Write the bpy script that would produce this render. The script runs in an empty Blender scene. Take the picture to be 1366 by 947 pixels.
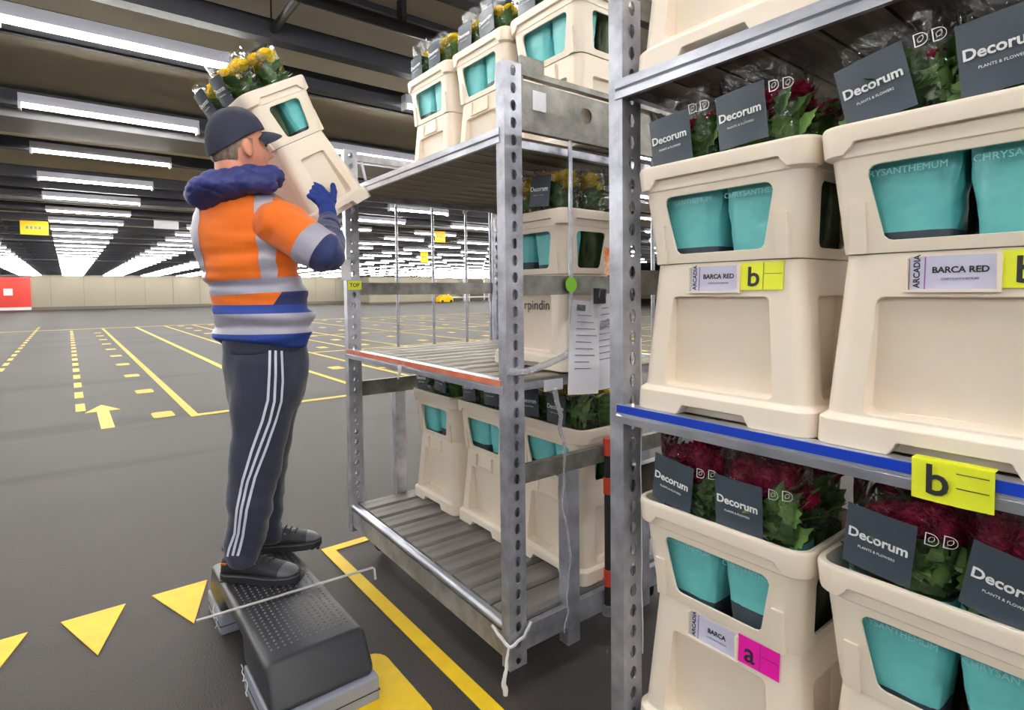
import bpy, bmesh, math, random
from mathutils import Vector, Matrix, noise
from mathutils.bvhtree import BVHTree
rnd = random.Random(7)
SC = bpy.context.scene
COL = SC.collection
PI = math.pi

# ------------------------------------------------------------------ camera, world, exposure
W_, H_ = 1366.0, 947.0
FPX, PPX, PPY = 750.0, 683.0, 416.5
YAW, PIT, ROLL, CAMH = math.radians(38.3), math.radians(2.2), 0.0108, 1.30
FW = Vector((math.sin(YAW) * math.cos(PIT), math.cos(YAW) * math.cos(PIT), -math.sin(PIT)))
R0 = Vector((math.cos(YAW), -math.sin(YAW), 0))
U0 = R0.cross(FW)
RT = R0 * math.cos(ROLL) - U0 * math.sin(ROLL)
UP = U0 * math.cos(ROLL) + R0 * math.sin(ROLL)
CAM = Vector((0, 0, CAMH))
cd = bpy.data.cameras.new('camera')
cam = bpy.data.objects.new('camera', cd)
COL.objects.link(cam)
cam.matrix_world = Matrix(((RT.x, UP.x, -FW.x, 0), (RT.y, UP.y, -FW.y, 0), (RT.z, UP.z, -FW.z, CAMH), (0, 0, 0, 1)))
cd.sensor_fit = 'HORIZONTAL'
cd.sensor_width = 36.0
cd.lens = 36.0 * FPX / W_
cd.shift_x = 0.0
cd.shift_y = -(H_ / 2 - PPY) / W_
cd.clip_start = 0.05
cd.clip_end = 400
SC.camera = cam
w = bpy.data.worlds.new('hall_ambient')
SC.world = w
w.use_nodes = True
w.node_tree.nodes['Background'].inputs[0].default_value = (0.9, 0.93, 1.0, 1)
w.node_tree.nodes['Background'].inputs[1].default_value = 0.05
SC.view_settings.view_transform = 'Standard'
SC.view_settings.look = 'None'
SC.view_settings.gamma = 1
SC.view_settings.use_curve_mapping = False
SC.view_settings.exposure = 0.16
LAMP = 98.0


def ray(x, y):
    return FW + RT * ((x - PPX) / FPX) - UP * ((y - PPY) / FPX)


def at(x, y, X=None, Y=None, Z=None, D=None):
    """world point seen at a photo position, on the plane X / Y / Z = const or at depth D"""
    d = ray(x, y)
    if X is not None: t = (X - CAM.x) / d.x
    elif Y is not None: t = (Y - CAM.y) / d.y
    elif Z is not None: t = (Z - CAM.z) / d.z
    else: t = D
    return CAM + d * t


# ------------------------------------------------------------------ materials
def srgb(r, g, b):
    f = lambda c: (c / 255 / 12.92) if c <= 10 else ((c / 255 + 0.055) / 1.055) ** 2.4
    return (f(r), f(g), f(b), 1)


def mat(name, col, rough=0.5, metal=0.0, var=0.0, scale=8.0, bump=0.0, bscale=60.0, spec=0.5, col2=None, stretch=None, emit=0.0, two=None, detail=4.0, sheen=0.0, coat=0.0):
    m = bpy.data.materials.new(name)
    m.use_nodes = True
    nt = m.node_tree
    b = nt.nodes['Principled BSDF']
    b.inputs['Base Color'].default_value = col
    b.inputs['Roughness'].default_value = rough
    b.inputs['Metallic'].default_value = metal
    b.inputs['Specular IOR Level'].default_value = spec
    if sheen: b.inputs['Sheen Weight'].default_value = sheen
    if coat: b.inputs['Coat Weight'].default_value = coat
    if emit:
        b.inputs['Emission Color'].default_value = col
        b.inputs['Emission Strength'].default_value = emit
    tc = nt.nodes.new('ShaderNodeTexCoord')
    mp = nt.nodes.new('ShaderNodeMapping')
    nt.links.new(tc.outputs['Object'], mp.inputs[0])
    if stretch: mp.inputs['Scale'].default_value = stretch
    if var or col2:
        n = nt.nodes.new('ShaderNodeTexNoise')
        n.inputs['Scale'].default_value = scale
        n.inputs['Detail'].default_value = detail
        n.inputs['Roughness'].default_value = 0.6
        nt.links.new(mp.outputs[0], n.inputs['Vector'])
        r = nt.nodes.new('ShaderNodeValToRGB')
        r.color_ramp.elements[0].position = 0.32
        r.color_ramp.elements[1].position = 0.68
        c2 = col2 if col2 else tuple(c * (1 - var) for c in col[:3]) + (1,)
        r.color_ramp.elements[0].color = c2
        r.color_ramp.elements[1].color = col
        nt.links.new(n.outputs[0], r.inputs[0])
        nt.links.new(r.outputs[0], b.inputs['Base Color'])
    if bump:
        n2 = nt.nodes.new('ShaderNodeTexNoise')
        n2.inputs['Scale'].default_value = bscale
        n2.inputs['Detail'].default_value = 3
        nt.links.new(mp.outputs[0], n2.inputs['Vector'])
        bp = nt.nodes.new('ShaderNodeBump')
        bp.inputs['Strength'].default_value = bump
        bp.inputs['Distance'].default_value = 0.01
        nt.links.new(n2.outputs[0], bp.inputs['Height'])
        nt.links.new(bp.outputs[0], b.inputs['Normal'])
    return m


def film_mat(name, tint, base, bump):
    m = bpy.data.materials.new(name)
    m.use_nodes = True
    nt = m.node_tree
    nt.nodes.clear()
    out = nt.nodes.new('ShaderNodeOutputMaterial')
    tr = nt.nodes.new('ShaderNodeBsdfTransparent')
    tr.inputs[0].default_value = tint
    gl = nt.nodes.new('ShaderNodeBsdfGlossy')
    gl.inputs['Roughness'].default_value = 0.12
    gl.inputs['Color'].default_value = (0.95, 0.97, 1, 1)
    fr = nt.nodes.new('ShaderNodeFresnel')
    fr.inputs[0].default_value = 1.35
    ad = nt.nodes.new('ShaderNodeMath')
    ad.operation = 'ADD'
    ad.use_clamp = True
    ad.inputs[1].default_value = base
    nt.links.new(fr.outputs[0], ad.inputs[0])
    tc = nt.nodes.new('ShaderNodeTexCoord')
    n = nt.nodes.new('ShaderNodeTexNoise')
    n.inputs['Scale'].default_value = 22
    n.inputs['Detail'].default_value = 2
    n.inputs['Distortion'].default_value = 1.2
    nt.links.new(tc.outputs['Object'], n.inputs['Vector'])
    bp = nt.nodes.new('ShaderNodeBump')
    bp.inputs['Strength'].default_value = bump
    bp.inputs['Distance'].default_value = 0.02
    nt.links.new(n.outputs[0], bp.inputs['Height'])
    nt.links.new(bp.outputs[0], gl.inputs['Normal'])
    nt.links.new(bp.outputs[0], fr.inputs['Normal'])
    mx = nt.nodes.new('ShaderNodeMixShader')
    nt.links.new(ad.outputs[0], mx.inputs[0])
    nt.links.new(tr.outputs[0], mx.inputs[1])
    nt.links.new(gl.outputs[0], mx.inputs[2])
    nt.links.new(mx.outputs[0], out.inputs[0])
    return m


def floor_mat():
    m = bpy.data.materials.new('worn_asphalt')
    m.use_nodes = True
    nt = m.node_tree
    b = nt.nodes['Principled BSDF']
    L = nt.links.new
    tc = nt.nodes.new('ShaderNodeTexCoord')

    def nz(scale, stretch, lo, hi, detail=5):
        mp = nt.nodes.new('ShaderNodeMapping')
        mp.inputs['Scale'].default_value = stretch
        L(tc.outputs['Object'], mp.inputs[0])
        n = nt.nodes.new('ShaderNodeTexNoise')
        n.inputs['Scale'].default_value = scale
        n.inputs['Detail'].default_value = detail
        L(mp.outputs[0], n.inputs['Vector'])
        r = nt.nodes.new('ShaderNodeValToRGB')
        r.color_ramp.elements[0].position = lo
        r.color_ramp.elements[1].position = hi
        L(n.outputs[0], r.inputs[0])
        return r

    def mix(a, bb, f, mode='MIX'):
        x = nt.nodes.new('ShaderNodeMix')
        x.data_type = 'RGBA'
        x.blend_type = mode
        for s, v in ((0, f), (6, a), (7, bb)):
            if hasattr(v, 'links'): L(v, x.inputs[s])
            else: x.inputs[s].default_value = v
        return x.outputs[2]
    big = nz(0.5, (1, 1, 1), 0.3, 0.7)
    streak = nz(1.0, (0.07, 0.8, 1), 0.37, 0.43, 3)
    fine = nz(140, (1, 1, 1), 0.3, 0.7, 2)
    c = mix(srgb(53, 49, 47), srgb(64, 59, 56), big.outputs[0])
    c = mix(srgb(37, 35, 34), c, streak.outputs[0])
    c = mix(c, mix(srgb(34, 32, 31), srgb(92, 86, 82), fine.outputs[0]), 0.16)
    L(c, b.inputs['Base Color'])
    b.inputs['Roughness'].default_value = 0.62
    b.inputs['Specular IOR Level'].default_value = 0.28
    bp = nt.nodes.new('ShaderNodeBump')
    bp.inputs['Strength'].default_value = 0.25
    bp.inputs['Distance'].default_value = 0.004
    L(fine.outputs[0], bp.inputs['Height'])
    L(bp.outputs[0], b.inputs['Normal'])
    return m


M = {}
M['floor'] = floor_mat()
M['ceil'] = mat('ceiling_paint', srgb(204, 194, 174), 0.9, var=0.15, scale=0.6)
M['beam'] = mat('beam_paint', srgb(62, 64, 76), 0.6, var=0.2, scale=3)
M['beam2'] = mat('rib_paint', srgb(124, 114, 96), 0.8, var=0.2, scale=2)
M['pipe'] = mat('pipe_paint', srgb(48, 48, 54), 0.45)
M['duct'] = mat('duct_grey', srgb(140, 140, 146), 0.5, var=0.12, scale=2)
M['wall'] = mat('wall_paint', srgb(160, 153, 137), 0.8, var=0.06, scale=0.5)
M['wall_j'] = mat('wall_joint', srgb(140, 133, 118), 0.8)
M['base'] = mat('plinth_paint', srgb(110, 104, 92), 0.8)
M['red'] = mat('door_red', srgb(214, 40, 22), 0.45)
M['white'] = mat('white_paint', srgb(235, 235, 232), 0.5)
M['yellow'] = mat('floor_yellow', srgb(250, 212, 20), 0.55, col2=srgb(240, 198, 22), scale=14)
M['yellow_worn'] = mat('floor_yellow_worn', srgb(236, 204, 50), 0.6, col2=srgb(205, 176, 60), scale=20)
M['sign_y'] = mat('sign_yellow', srgb(250, 200, 10), 0.5)
M['sign_g'] = mat('sign_grey', srgb(190, 192, 200), 0.5)
M['housing'] = mat('lamp_housing', srgb(206, 208, 226), 0.35, spec=0.6)
M['tube'] = mat('lamp_tube', (1.0, 0.97, 0.90, 1), 0.4, emit=LAMP)
M['steel'] = mat('galvanised_steel', srgb(208, 212, 226), 0.42, metal=0.7, col2=srgb(150, 153, 164), scale=9, bump=0.12, bscale=30, detail=8)
M['steel_d'] = mat('worn_steel', srgb(160, 158, 154), 0.5, metal=0.6, col2=srgb(104, 102, 98), scale=11, bump=0.1, bscale=30, detail=8)
M['alu'] = mat('aluminium_rail', srgb(214, 218, 230), 0.32, metal=0.7, col2=srgb(160, 164, 178), scale=14, stretch=(1, 0.3, 1))
M['plank'] = mat('deck_plank', srgb(140, 136, 136), 0.6, metal=0.15, col2=srgb(104, 100, 98), scale=5, stretch=(0.5, 3, 1), detail=8)
M['slat'] = mat('shelf_slat', srgb(156, 150, 138), 0.55, metal=0.3, col2=srgb(112, 106, 94), scale=6, stretch=(0.5, 3, 1))
M['orange_strip'] = mat('orange_strip', srgb(228, 78, 20), 0.5, col2=srgb(226, 150, 116), scale=5, stretch=(1, 1.4, 0.5))
M['blue_strip'] = mat('blue_strip', srgb(14, 62, 190), 0.4)
M['rubber'] = mat('rubber', srgb(34, 34, 36), 0.7)
M['cream'] = mat('cream_plastic', srgb(248, 237, 224), 0.42, col2=srgb(244, 230, 214), scale=3, spec=0.4)
_cb = M['cream'].node_tree.nodes['Principled BSDF']
_cb.inputs['Subsurface Weight'].default_value = 0.12
_cb.inputs['Subsurface Radius'].default_value = (0.03, 0.016, 0.007)
_cb.inputs['Subsurface Scale'].default_value = 0.5
M['teal'] = mat('teal_print', srgb(122, 212, 214), 0.4, col2=srgb(100, 194, 200), scale=9, bump=1.0, bscale=9)
M['navyprint'] = mat('dark_print', srgb(64, 76, 88), 0.45, var=0.1, scale=10, bump=0.2, bscale=18)
M['stemgreen'] = mat('leafy_stems', srgb(66, 92, 52), 0.4, col2=srgb(24, 34, 22), scale=26, bump=0.6, bscale=26, stretch=(1, 1, 0.35))
M['film'] = film_mat('clear_film', (0.975, 0.985, 0.985, 1), 0.045, 0.9)
M['film2'] = film_mat('stretch_film', (0.95, 0.95, 0.96, 1), 0.3, 0.9)
_n = M['film2'].node_tree
_g = [n for n in _n.nodes if n.type == 'BSDF_GLOSSY'][0]
_d = _n.nodes.new('ShaderNodeBsdfPrincipled')
_d.inputs['Base Color'].default_value = srgb(222, 222, 230)
_d.inputs['Roughness'].default_value = 0.25
_x = [n for n in _n.nodes if n.type == 'MIX_SHADER'][0]
_n.links.new(_d.outputs[0], _x.inputs[2])
M['print_w'] = mat('white_print', srgb(240, 243, 245), 0.5)
M['pale_print'] = mat('pale_print', srgb(150, 222, 224), 0.4)
M['leaf'] = mat('leaf_green', srgb(142, 182, 96), 0.45, col2=srgb(88, 130, 64), scale=20)
M['leaf2'] = mat('leaf_dark', srgb(108, 150, 80), 0.45, col2=srgb(62, 98, 54), scale=20)
M['petal_y'] = mat('petal_yellow', srgb(255, 230, 16), 0.7, col2=srgb(255, 216, 10), scale=40, spec=0.2)
M['petal_r'] = mat('petal_burgundy', srgb(196, 28, 92), 0.5, col2=srgb(140, 12, 58), scale=40)
M['card'] = mat('lavender_card', srgb(206, 206, 230), 0.5, col2=srgb(198, 198, 224), scale=9)
M['card_v'] = mat('violet_print', srgb(150, 88, 170), 0.5)
M['ink'] = mat('black_ink', srgb(36, 38, 44), 0.6)
M['ink_l'] = mat('faded_ink', srgb(120, 122, 160), 0.6)
M['tag_y'] = mat('yellow_label', srgb(238, 246, 52), 0.45)
M['tag_p'] = mat('pink_label', srgb(240, 24, 176), 0.45)
M['paper'] = mat('paper', srgb(232, 234, 244), 0.6, var=0.06, scale=6)
M['green_st'] = mat('green_sticker', srgb(130, 200, 30), 0.5)
M['orange_tag'] = mat('orange_tag', srgb(240, 130, 30), 0.5, col2=srgb(250, 240, 226), scale=40)
M['string'] = mat('white_string', srgb(226, 226, 230), 0.7)
M['stool'] = mat('black_plastic', srgb(50, 52, 58), 0.42, var=0.15, scale=6, bump=0.1, bscale=120)
M['stool_g'] = mat('grey_plastic', srgb(150, 156, 174), 0.5, var=0.1, scale=5)
M['stud'] = mat('stud_plastic', srgb(110, 112, 120), 0.35)
M['rod'] = mat('rod_metal', srgb(200, 198, 198), 0.4, metal=0.4)
M['orange'] = mat('hi_vis_orange', srgb(255, 128, 22), 0.7, col2=srgb(250, 116, 14), scale=6, bump=0.6, bscale=11, sheen=0.3)
M['navy'] = mat('navy_fabric', srgb(36, 50, 104), 0.75, var=0.2, scale=10, bump=0.3, bscale=16, sheen=0.2)
M['royal'] = mat('royal_blue_trim', srgb(40, 70, 160), 0.7, bump=0.2, bscale=16)
M['hood'] = mat('quilted_navy', srgb(52, 60, 128), 0.6, var=0.25, scale=12, bump=0.5, bscale=26)
M['reflect'] = mat('reflective_tape', srgb(176, 176, 198), 0.4, var=0.12, scale=12, bump=0.2, bscale=20, spec=0.8)
M['trouser'] = mat('track_trousers', srgb(36, 44, 68), 0.75, var=0.22, scale=7, bump=0.3, bscale=14, sheen=0.3)
M['stripe'] = mat('stripe_white', srgb(214, 218, 238), 0.6)
M['capm'] = mat('cap_cotton', srgb(42, 47, 66), 0.8, var=0.15, scale=14, bump=0.2, bscale=40)
M['skin'] = mat('skin', srgb(226, 160, 134), 0.5, col2=srgb(214, 140, 118), scale=12)
_sb = M['skin'].node_tree.nodes['Principled BSDF']
_sb.inputs['Subsurface Weight'].default_value = 0.1
_sb.inputs['Subsurface Radius'].default_value = (0.02, 0.008, 0.005)
M['hair'] = mat('grey_hair', srgb(150, 134, 118), 0.6, col2=srgb(90, 78, 68), scale=60, stretch=(1, 1, 0.3))
M['glove'] = mat('blue_glove', srgb(30, 62, 150), 0.7, var=0.25, scale=20, bump=0.3, bscale=50)
M['shoe'] = mat('shoe_charcoal', srgb(48, 50, 58), 0.65, var=0.2, scale=14, bump=0.25, bscale=60)
M['shoe_k'] = mat('shoe_black', srgb(34, 34, 38), 0.6)
M['shoe_g'] = mat('shoe_toe_grey', srgb(92, 94, 102), 0.5)
M['eye'] = mat('eye_dark', srgb(30, 24, 22), 0.2)
M['lips'] = mat('lips', srgb(190, 110, 100), 0.5)
M['redcap'] = mat('red_plastic', srgb(205, 70, 50), 0.5)


# ------------------------------------------------------------------ mesh helpers
class MB:
    def __init__(s):
        s.v, s.f, s.m = [], [], []

    def add(s, vs, fs, mi=0):
        o = len(s.v)
        s.v += [tuple(v) for v in vs]
        s.f += [tuple(i + o for i in f) for f in fs]
        s.m += [mi] * len(fs)
        return s

    def box(s, x0, x1, y0, y1, z0, z1, mi=0):
        vs = [(x, y, z) for x in (x0, x1) for y in (y0, y1) for z in (z0, z1)]
        return s.add(vs, [(0, 1, 3, 2), (4, 6, 7, 5), (0, 4, 5, 1), (2, 3, 7, 6), (0, 2, 6, 4), (1, 5, 7, 3)], mi)

    def poly_prism(s, pts, z0, z1, mi=0):
        n = len(pts)
        vs = [(p[0], p[1], z0) for p in pts] + [(p[0], p[1], z1) for p in pts]
        fs = [tuple(range(n - 1, -1, -1)), tuple(range(n, 2 * n))] + [(i, (i + 1) % n, n + (i + 1) % n, n + i) for i in range(n)]
        return s.add(vs, fs, mi)

    def rings(s, rings, mi=0, cap=True, closed=True):
        n = len(rings[0])
        vs = [p for r in rings for p in r]
        fs = []
        for k in range(len(rings) - 1):
            for i in range(n if closed else n - 1):
                j = (i + 1) % n
                fs.append((k * n + i, k * n + j, (k + 1) * n + j, (k + 1) * n + i))
        if cap and closed:
            fs.append(tuple(range(n - 1, -1, -1)))
            fs.append(tuple((len(rings) - 1) * n + i for i in range(n)))
        return s.add(vs, fs, mi)

    def tube(s, pts, r, n=8, mi=0, cap=True):
        pts = [Vector(p) for p in pts]
        rs = r if isinstance(r, (list, tuple)) else [r] * len(pts)
        rings = []
        t0 = (pts[1] - pts[0]).normalized()
        a = t0.orthogonal().normalized()
        for i, p in enumerate(pts):
            t = (pts[min(i + 1, len(pts) - 1)] - pts[max(i - 1, 0)]).normalized()
            a = (a - t * a.dot(t))
            a = a.normalized() if a.length > 1e-6 else t.orthogonal().normalized()
            b = t.cross(a)
            rings.append([p + (a * math.cos(2 * PI * k / n) + b * math.sin(2 * PI * k / n)) * rs[i] for k in range(n)])
        return s.rings(rings, mi, cap)

    def ellipsoid(s, c, ax, ay, az, nu=16, nv=10, mi=0):
        c = Vector(c)
        vs = [c - Vector(az)]
        for j in range(1, nv):
            t = -PI / 2 + PI * j / nv
            for i in range(nu):
                p = 2 * PI * i / nu
                vs.append(c + Vector(ax) * (math.cos(t) * math.cos(p)) + Vector(ay) * (math.cos(t) * math.sin(p)) + Vector(az) * math.sin(t))
        vs.append(c + Vector(az))
        fs = [(0, 1 + (i + 1) % nu, 1 + i) for i in range(nu)]
        for j in range(nv - 2):
            for i in range(nu):
                a, b = 1 + j * nu + i, 1 + j * nu + (i + 1) % nu
                fs.append((a, b, b + nu, a + nu))
        l = len(vs) - 1
        fs += [(l, 1 + (nv - 2) * nu + i, 1 + (nv - 2) * nu + (i + 1) % nu) for i in range(nu)]
        return s.add(vs, fs, mi)

    def mesh(s, name, mats, smooth=None):
        me = bpy.data.meshes.new(name)
        me.from_pydata(s.v, [], s.f)
        for m in (mats if isinstance(mats, (list, tuple)) else [mats]):
            me.materials.append(M[m] if isinstance(m, str) else m)
        me.polygons.foreach_set('material_index', s.m)
        fix(me)
        if smooth is not None: smoothen(me, smooth)
        return me

    def obj(s, name, mats, parent=None, smooth=None, mw=None):
        return link(name, s.mesh(name, mats, smooth), parent, mw)


def fix(me):
    bm = bmesh.new()
    bm.from_mesh(me)
    bmesh.ops.recalc_face_normals(bm, faces=bm.faces)
    bm.to_mesh(me)
    bm.free()


def smoothen(me, ang=40):
    me.polygons.foreach_set('use_smooth', [True] * len(me.polygons))
    if ang < 180: me.set_sharp_from_angle(angle=math.radians(ang))
    me.update()


def link(name, data, parent=None, mw=None):
    o = bpy.data.objects.new(name, data)
    COL.objects.link(o)
    if parent is not None:
        o.parent = parent
    if mw is not None: o.matrix_local = mw
    return o


def tag(o, label, cat, group=None):
    o['label'] = label
    o['category'] = cat
    if group: o['group'] = group
    return o


def thing(name, label, cat, mw=None, group=None):
    o = link(name, None, None, mw if mw is not None else Matrix())
    o.empty_display_size = 0.05
    return tag(o, label, cat, group)


def struct(o):
    o['kind'] = 'structure'
    return o


def T(x, y, z): return Matrix.Translation((x, y, z))
def RX(a): return Matrix.Rotation(math.radians(a), 4, 'X')
def RY(a): return Matrix.Rotation(math.radians(a), 4, 'Y')
def RZ(a): return Matrix.Rotation(math.radians(a), 4, 'Z')


def evaluated(me, mods):
    """mesh after modifiers; mods = list of (type, dict)"""
    o = bpy.data.objects.new('work', me)
    COL.objects.link(o)
    for t, d in mods:
        m = o.modifiers.new(t, t)
        for k, v in d.items(): setattr(m, k, v)
    dg = bpy.context.evaluated_depsgraph_get()
    dg.update()
    r = bpy.data.meshes.new_from_object(o.evaluated_get(dg))
    bpy.data.objects.remove(o)
    return r


_txt = {}


def text_mesh(s, size, m, bold=0.0, align='LEFT', key=None):
    k = (s, size, m, bold, align)
    if k in _txt: return _txt[k]
    cu = bpy.data.curves.new('lettering', 'FONT')
    cu.body = s
    cu.size = size
    cu.offset = bold
    cu.align_x = align
    cu.align_y = 'CENTER'
    cu.resolution_u = 3
    cu.extrude = 0.0002
    me = evaluated(cu, [])
    me.materials.clear()
    me.materials.append(M[m])
    _txt[k] = me
    return me


def rrect(w, d, r, n=4, z=0.0):
    pts = []
    for cx, cy, a0 in ((w / 2 - r, d / 2 - r, 0), (-w / 2 + r, d / 2 - r, 90), (-w / 2 + r, -d / 2 + r, 180), (w / 2 - r, -d / 2 + r, 270)):
        for k in range(n + 1):
            a = math.radians(a0 + 90 * k / n)
            pts.append((cx + r * math.cos(a), cy + r * math.sin(a), z))
    return pts


# ------------------------------------------------------------------ hall: floor, ceiling, walls
Y0R, DYR, X0C, DXC, LZ = 5.02, 2.13, 0.45, 2.95, 3.12
XMIN, XMAX, YMIN, YMAX, CZ = -22.0, 62.0, -16.0, 66.0, 3.5
floor = struct(MB().box(XMIN, XMAX, YMIN, YMAX, -0.2, 0).obj('floor', 'floor'))
ceil = struct(MB().box(XMIN, XMAX, YMIN, YMAX, CZ, CZ + 0.2).obj('ceiling', 'ceil'))
wb = struct(MB().box(XMIN, XMAX, YMAX, YMAX + 0.3, 0, CZ).obj('wall_back', 'wall'))
struct(MB().box(XMIN, XMAX, YMIN - 0.3, YMIN, 0, CZ).obj('wall_front', 'wall'))
struct(MB().box(XMIN - 0.3, XMIN, YMIN, YMAX, 0, CZ).obj('wall_left', 'wall'))
struct(MB().box(XMAX, XMAX + 0.3, YMIN, YMAX, 0, CZ).obj('wall_right', 'wall'))
struct(MB().box(XMIN, XMAX, YMAX - 0.08, YMAX, 0, 0.28).obj('baseboard_back', 'base'))
# joints of the wall panels
for k in range(14):
    x = -6 + k * 2.4
    MB().box(x, x + 0.05, YMAX - 0.03, YMAX, 0.28, CZ).obj('panel_joint', 'wall_j', wb)
# red sliding door on the far wall
dr = struct(MB().box(-6.6, -2.55, YMAX - 0.25, YMAX - 0.09, 0.05, 2.95).obj('door_1', 'red'))
MB().box(-4.35, -3.75, YMAX - 0.28, YMAX - 0.24, 1.35, 1.95).obj('door_window', 'white', dr)
MB().box(-6.6, -2.55, YMAX - 0.28, YMAX - 0.24, 0.05, 0.3).obj('kick_plate', 'white', dr)
MB().box(-6.7, -2.45, YMAX - 0.22, YMAX - 0.08, 2.95, 3.05).obj('door_track', 'pipe', dr)
# beams, ribs and pipes under the slab
bme = MB().box(XMIN, XMAX, -0.06, 0.06, LZ + 0.03, LZ + 0.18).mesh('beam', 'beam')
rme = MB().box(XMIN, XMAX, -0.03, 0.03, CZ - 0.05, CZ).mesh('rib', 'beam')
for i in range(-9, 29):
    y = Y0R + DYR * i
    link('beam', bme, ceil, T(0, y + 0.2, 0))
    link('rib', rme, ceil, T(0, y + 1.2, 0))
    if i % 4 == 3:
        link('beam', bme, ceil, T(0, y + 1.65, 0.06))
MB().tube([(XMIN, 3.9, 3.3), (XMAX, 3.9, 3.3)], 0.045, 10).obj('sprinkler_pipe', 'pipe', ceil, 40)
for x in (1.45, 2.05, 2.65, 4.4, -1.2): MB().box(x - 0.02, x + 0.02, 3.86, 3.94, 3.3, CZ).obj('pipe_hanger', 'pipe', ceil)
MB().tube([(1.28, 3.9, 3.28), (1.28, 5.2, 3.28)], 0.03, 8).obj('conduit', 'pipe', ceil, 40)
MB().box(1.24, 1.25, 4.4, 4.41, 3.28, CZ).obj('pipe_hanger', 'pipe', ceil)
for y in (14.4, 25.0, 38.0): MB().tube([(XMIN, y, 3.2), (XMAX, y, 3.2)], 0.05, 8).obj('sprinkler_pipe', 'duct', ceil, 40)
MB().box(XMIN, XMAX, 7.75, 8.5, 3.14, 3.42).obj('air_duct', 'duct', ceil)
for x in (-1.3, -2.6): MB().tube([(x, 8.6, 3.25), (x, 60, 3.25)], 0.04, 8).obj('conduit', 'pipe', ceil, 40)

# ceiling lamps
hm = MB()
hm.rings([[(x, a, b) for a, b in ((-0.05, 0.015), (-0.045, 0.105), (0.045, 0.105), (0.05, 0.015), (0.02, 0.022), (-0.02, 0.022))] for x in (-0.76, 0.76)])
hme = hm.mesh('housing', 'housing')
tm = MB()
tm.rings([[(x, 0.017 * math.cos(a), -0.004 + 0.017 * math.sin(a)) for a in [2 * PI * k / 6 for k in range(6)]] for x in (-0.735, 0.735)])
tme = tm.mesh('tube', 'tube')
em = MB().box(-0.012, 0.012, -0.045, 0.045, -0.045, 0.03)
eme = em.mesh('end_cap', 'white')
cand = []
for k in range(-4, 20):
    for i in range(-7, 29):
        x, y = X0C + DXC * k, Y0R + DYR * i
        if x > XMAX - 2 or x < XMIN + 2: continue
        d = Vector((x, y, LZ)) - CAM
        z = d.dot(FW)
        px = PPX + FPX * d.dot(RT) / z if z > 0.3 else 9999
        near = (abs(x) < 10 and -10 < y < 14)
        seen = -60 < px < 700
        if not near and not seen and not (px < 1900 and d.length < 42): continue
        if 25.5 < x < 36.5 and 58.5 < y < 65.5: continue
        cand.append((d.length + (0 if seen or d.length < 9 else 200), x, y))
cand.sort()
rest_h, rest_t = MB(), MB()
for n, (d, x, y) in enumerate(cand):
    if n < 300:
        o = thing('ceiling_light', 'long fluorescent tube light hung under the dark hall ceiling', 'ceiling light', T(x, y, LZ), 'rows of ceiling tube lights')
        link('housing', hme, o)
        link('tube', tme, o)
        if d < 14:
            link('end_cap', eme, o, T(-0.75, 0, 0))
            link('end_cap', eme, o, T(0.75, 0, 0))
    else:
        rest_h.add([(v[0] + x, v[1] + y, v[2] + LZ) for v in hm.v], hm.f)
        rest_t.add([(v[0] + x, v[1] + y, v[2] + LZ) for v in tm.v], tm.f)
if rest_h.v:
    o = rest_h.obj('distant_ceiling_lights', 'housing')
    tag(o, 'mass of far tube lights at the distant end of the hall', 'ceiling light')
    o['kind'] = 'stuff'
    q = rest_t.obj('distant_tubes', 'tube', o)
    q['kind'] = 'stuff'


# ------------------------------------------------------------------ floor markings
def mark(name, pts, m='yellow', z=0.004, parent=floor):
    return MB().poly_prism(pts, 0.0005, z).obj(name, m, parent)


def rect(x0, x1, y0, y1): return [(x0, y0), (x1, y0), (x1, y1), (x0, y1)]


def stadium(cx, cy, w, d, r=0.05, n=5): return [(cx + p[0], cy + p[1]) for p in rrect(w, d, r, n)]


mark('floor_line', rect(0.965, 1.02, -2.0, 2.745))
mark('floor_line', rect(0.965, 1.22, 2.745, 2.80))
mark('floor_line', rect(0.99, 1.07, 6.87, 27.0), 'yellow_worn')
mark('floor_line', rect(0.99, 4.05, 6.76, 6.87), 'yellow_worn')
mark('floor_line', rect(2.06, 2.16, 6.87, 27.2), 'yellow_worn')
for k in range(18): mark('floor_dash', rect(0.03, 0.12, 7.9 + k * 1.04, 8.45 + k * 1.04), 'yellow_worn')
for k in range(18): mark('floor_dash', rect(-1.0, -0.92, 12.0 + k * 1.04, 12.55 + k * 1.04), 'yellow_worn')
for k in range(10): mark('floor_dash', stadium(0.77, 7.09 + k * 1.88, 0.2, 0.34), 'yellow_worn')
for x in (3.1, 4.1, 5.2, 6.3, 8.4, 10.5, 12.6, 14.7, 16.8):
    y0 = 7.2 if x < 4 else 6.2 + (x * 0.1)
    mark('floor_line', rect(x - 0.04, x + 0.04, y0, 27.0), 'yellow_worn')
for x in (3.6, 4.7, 5.75, 7.4, 9.5, 11.6, 13.7):
    for k in range(11): mark('floor_dash', stadium(x, 7.6 + k * 1.88, 0.22, 0.36), 'yellow_worn')
for y in (8.9, 12.2, 17.0): mark('floor_line', rect(4.1, 24, y, y + 0.09), 'yellow_worn')
mark('floor_line', rect(-6, 20, 27.1, 27.25), 'yellow_worn')
ar = mark('arrow_sticker', [(0.215, 6.72), (0.325, 6.72), (0.325, 7.75), (0.43, 7.75), (0.27, 8.2), (0.11, 7.75), (0.215, 7.75)], parent=None)
tag(ar, 'yellow arrow marked on the floor beside a dashed line', 'floor marking')
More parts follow.
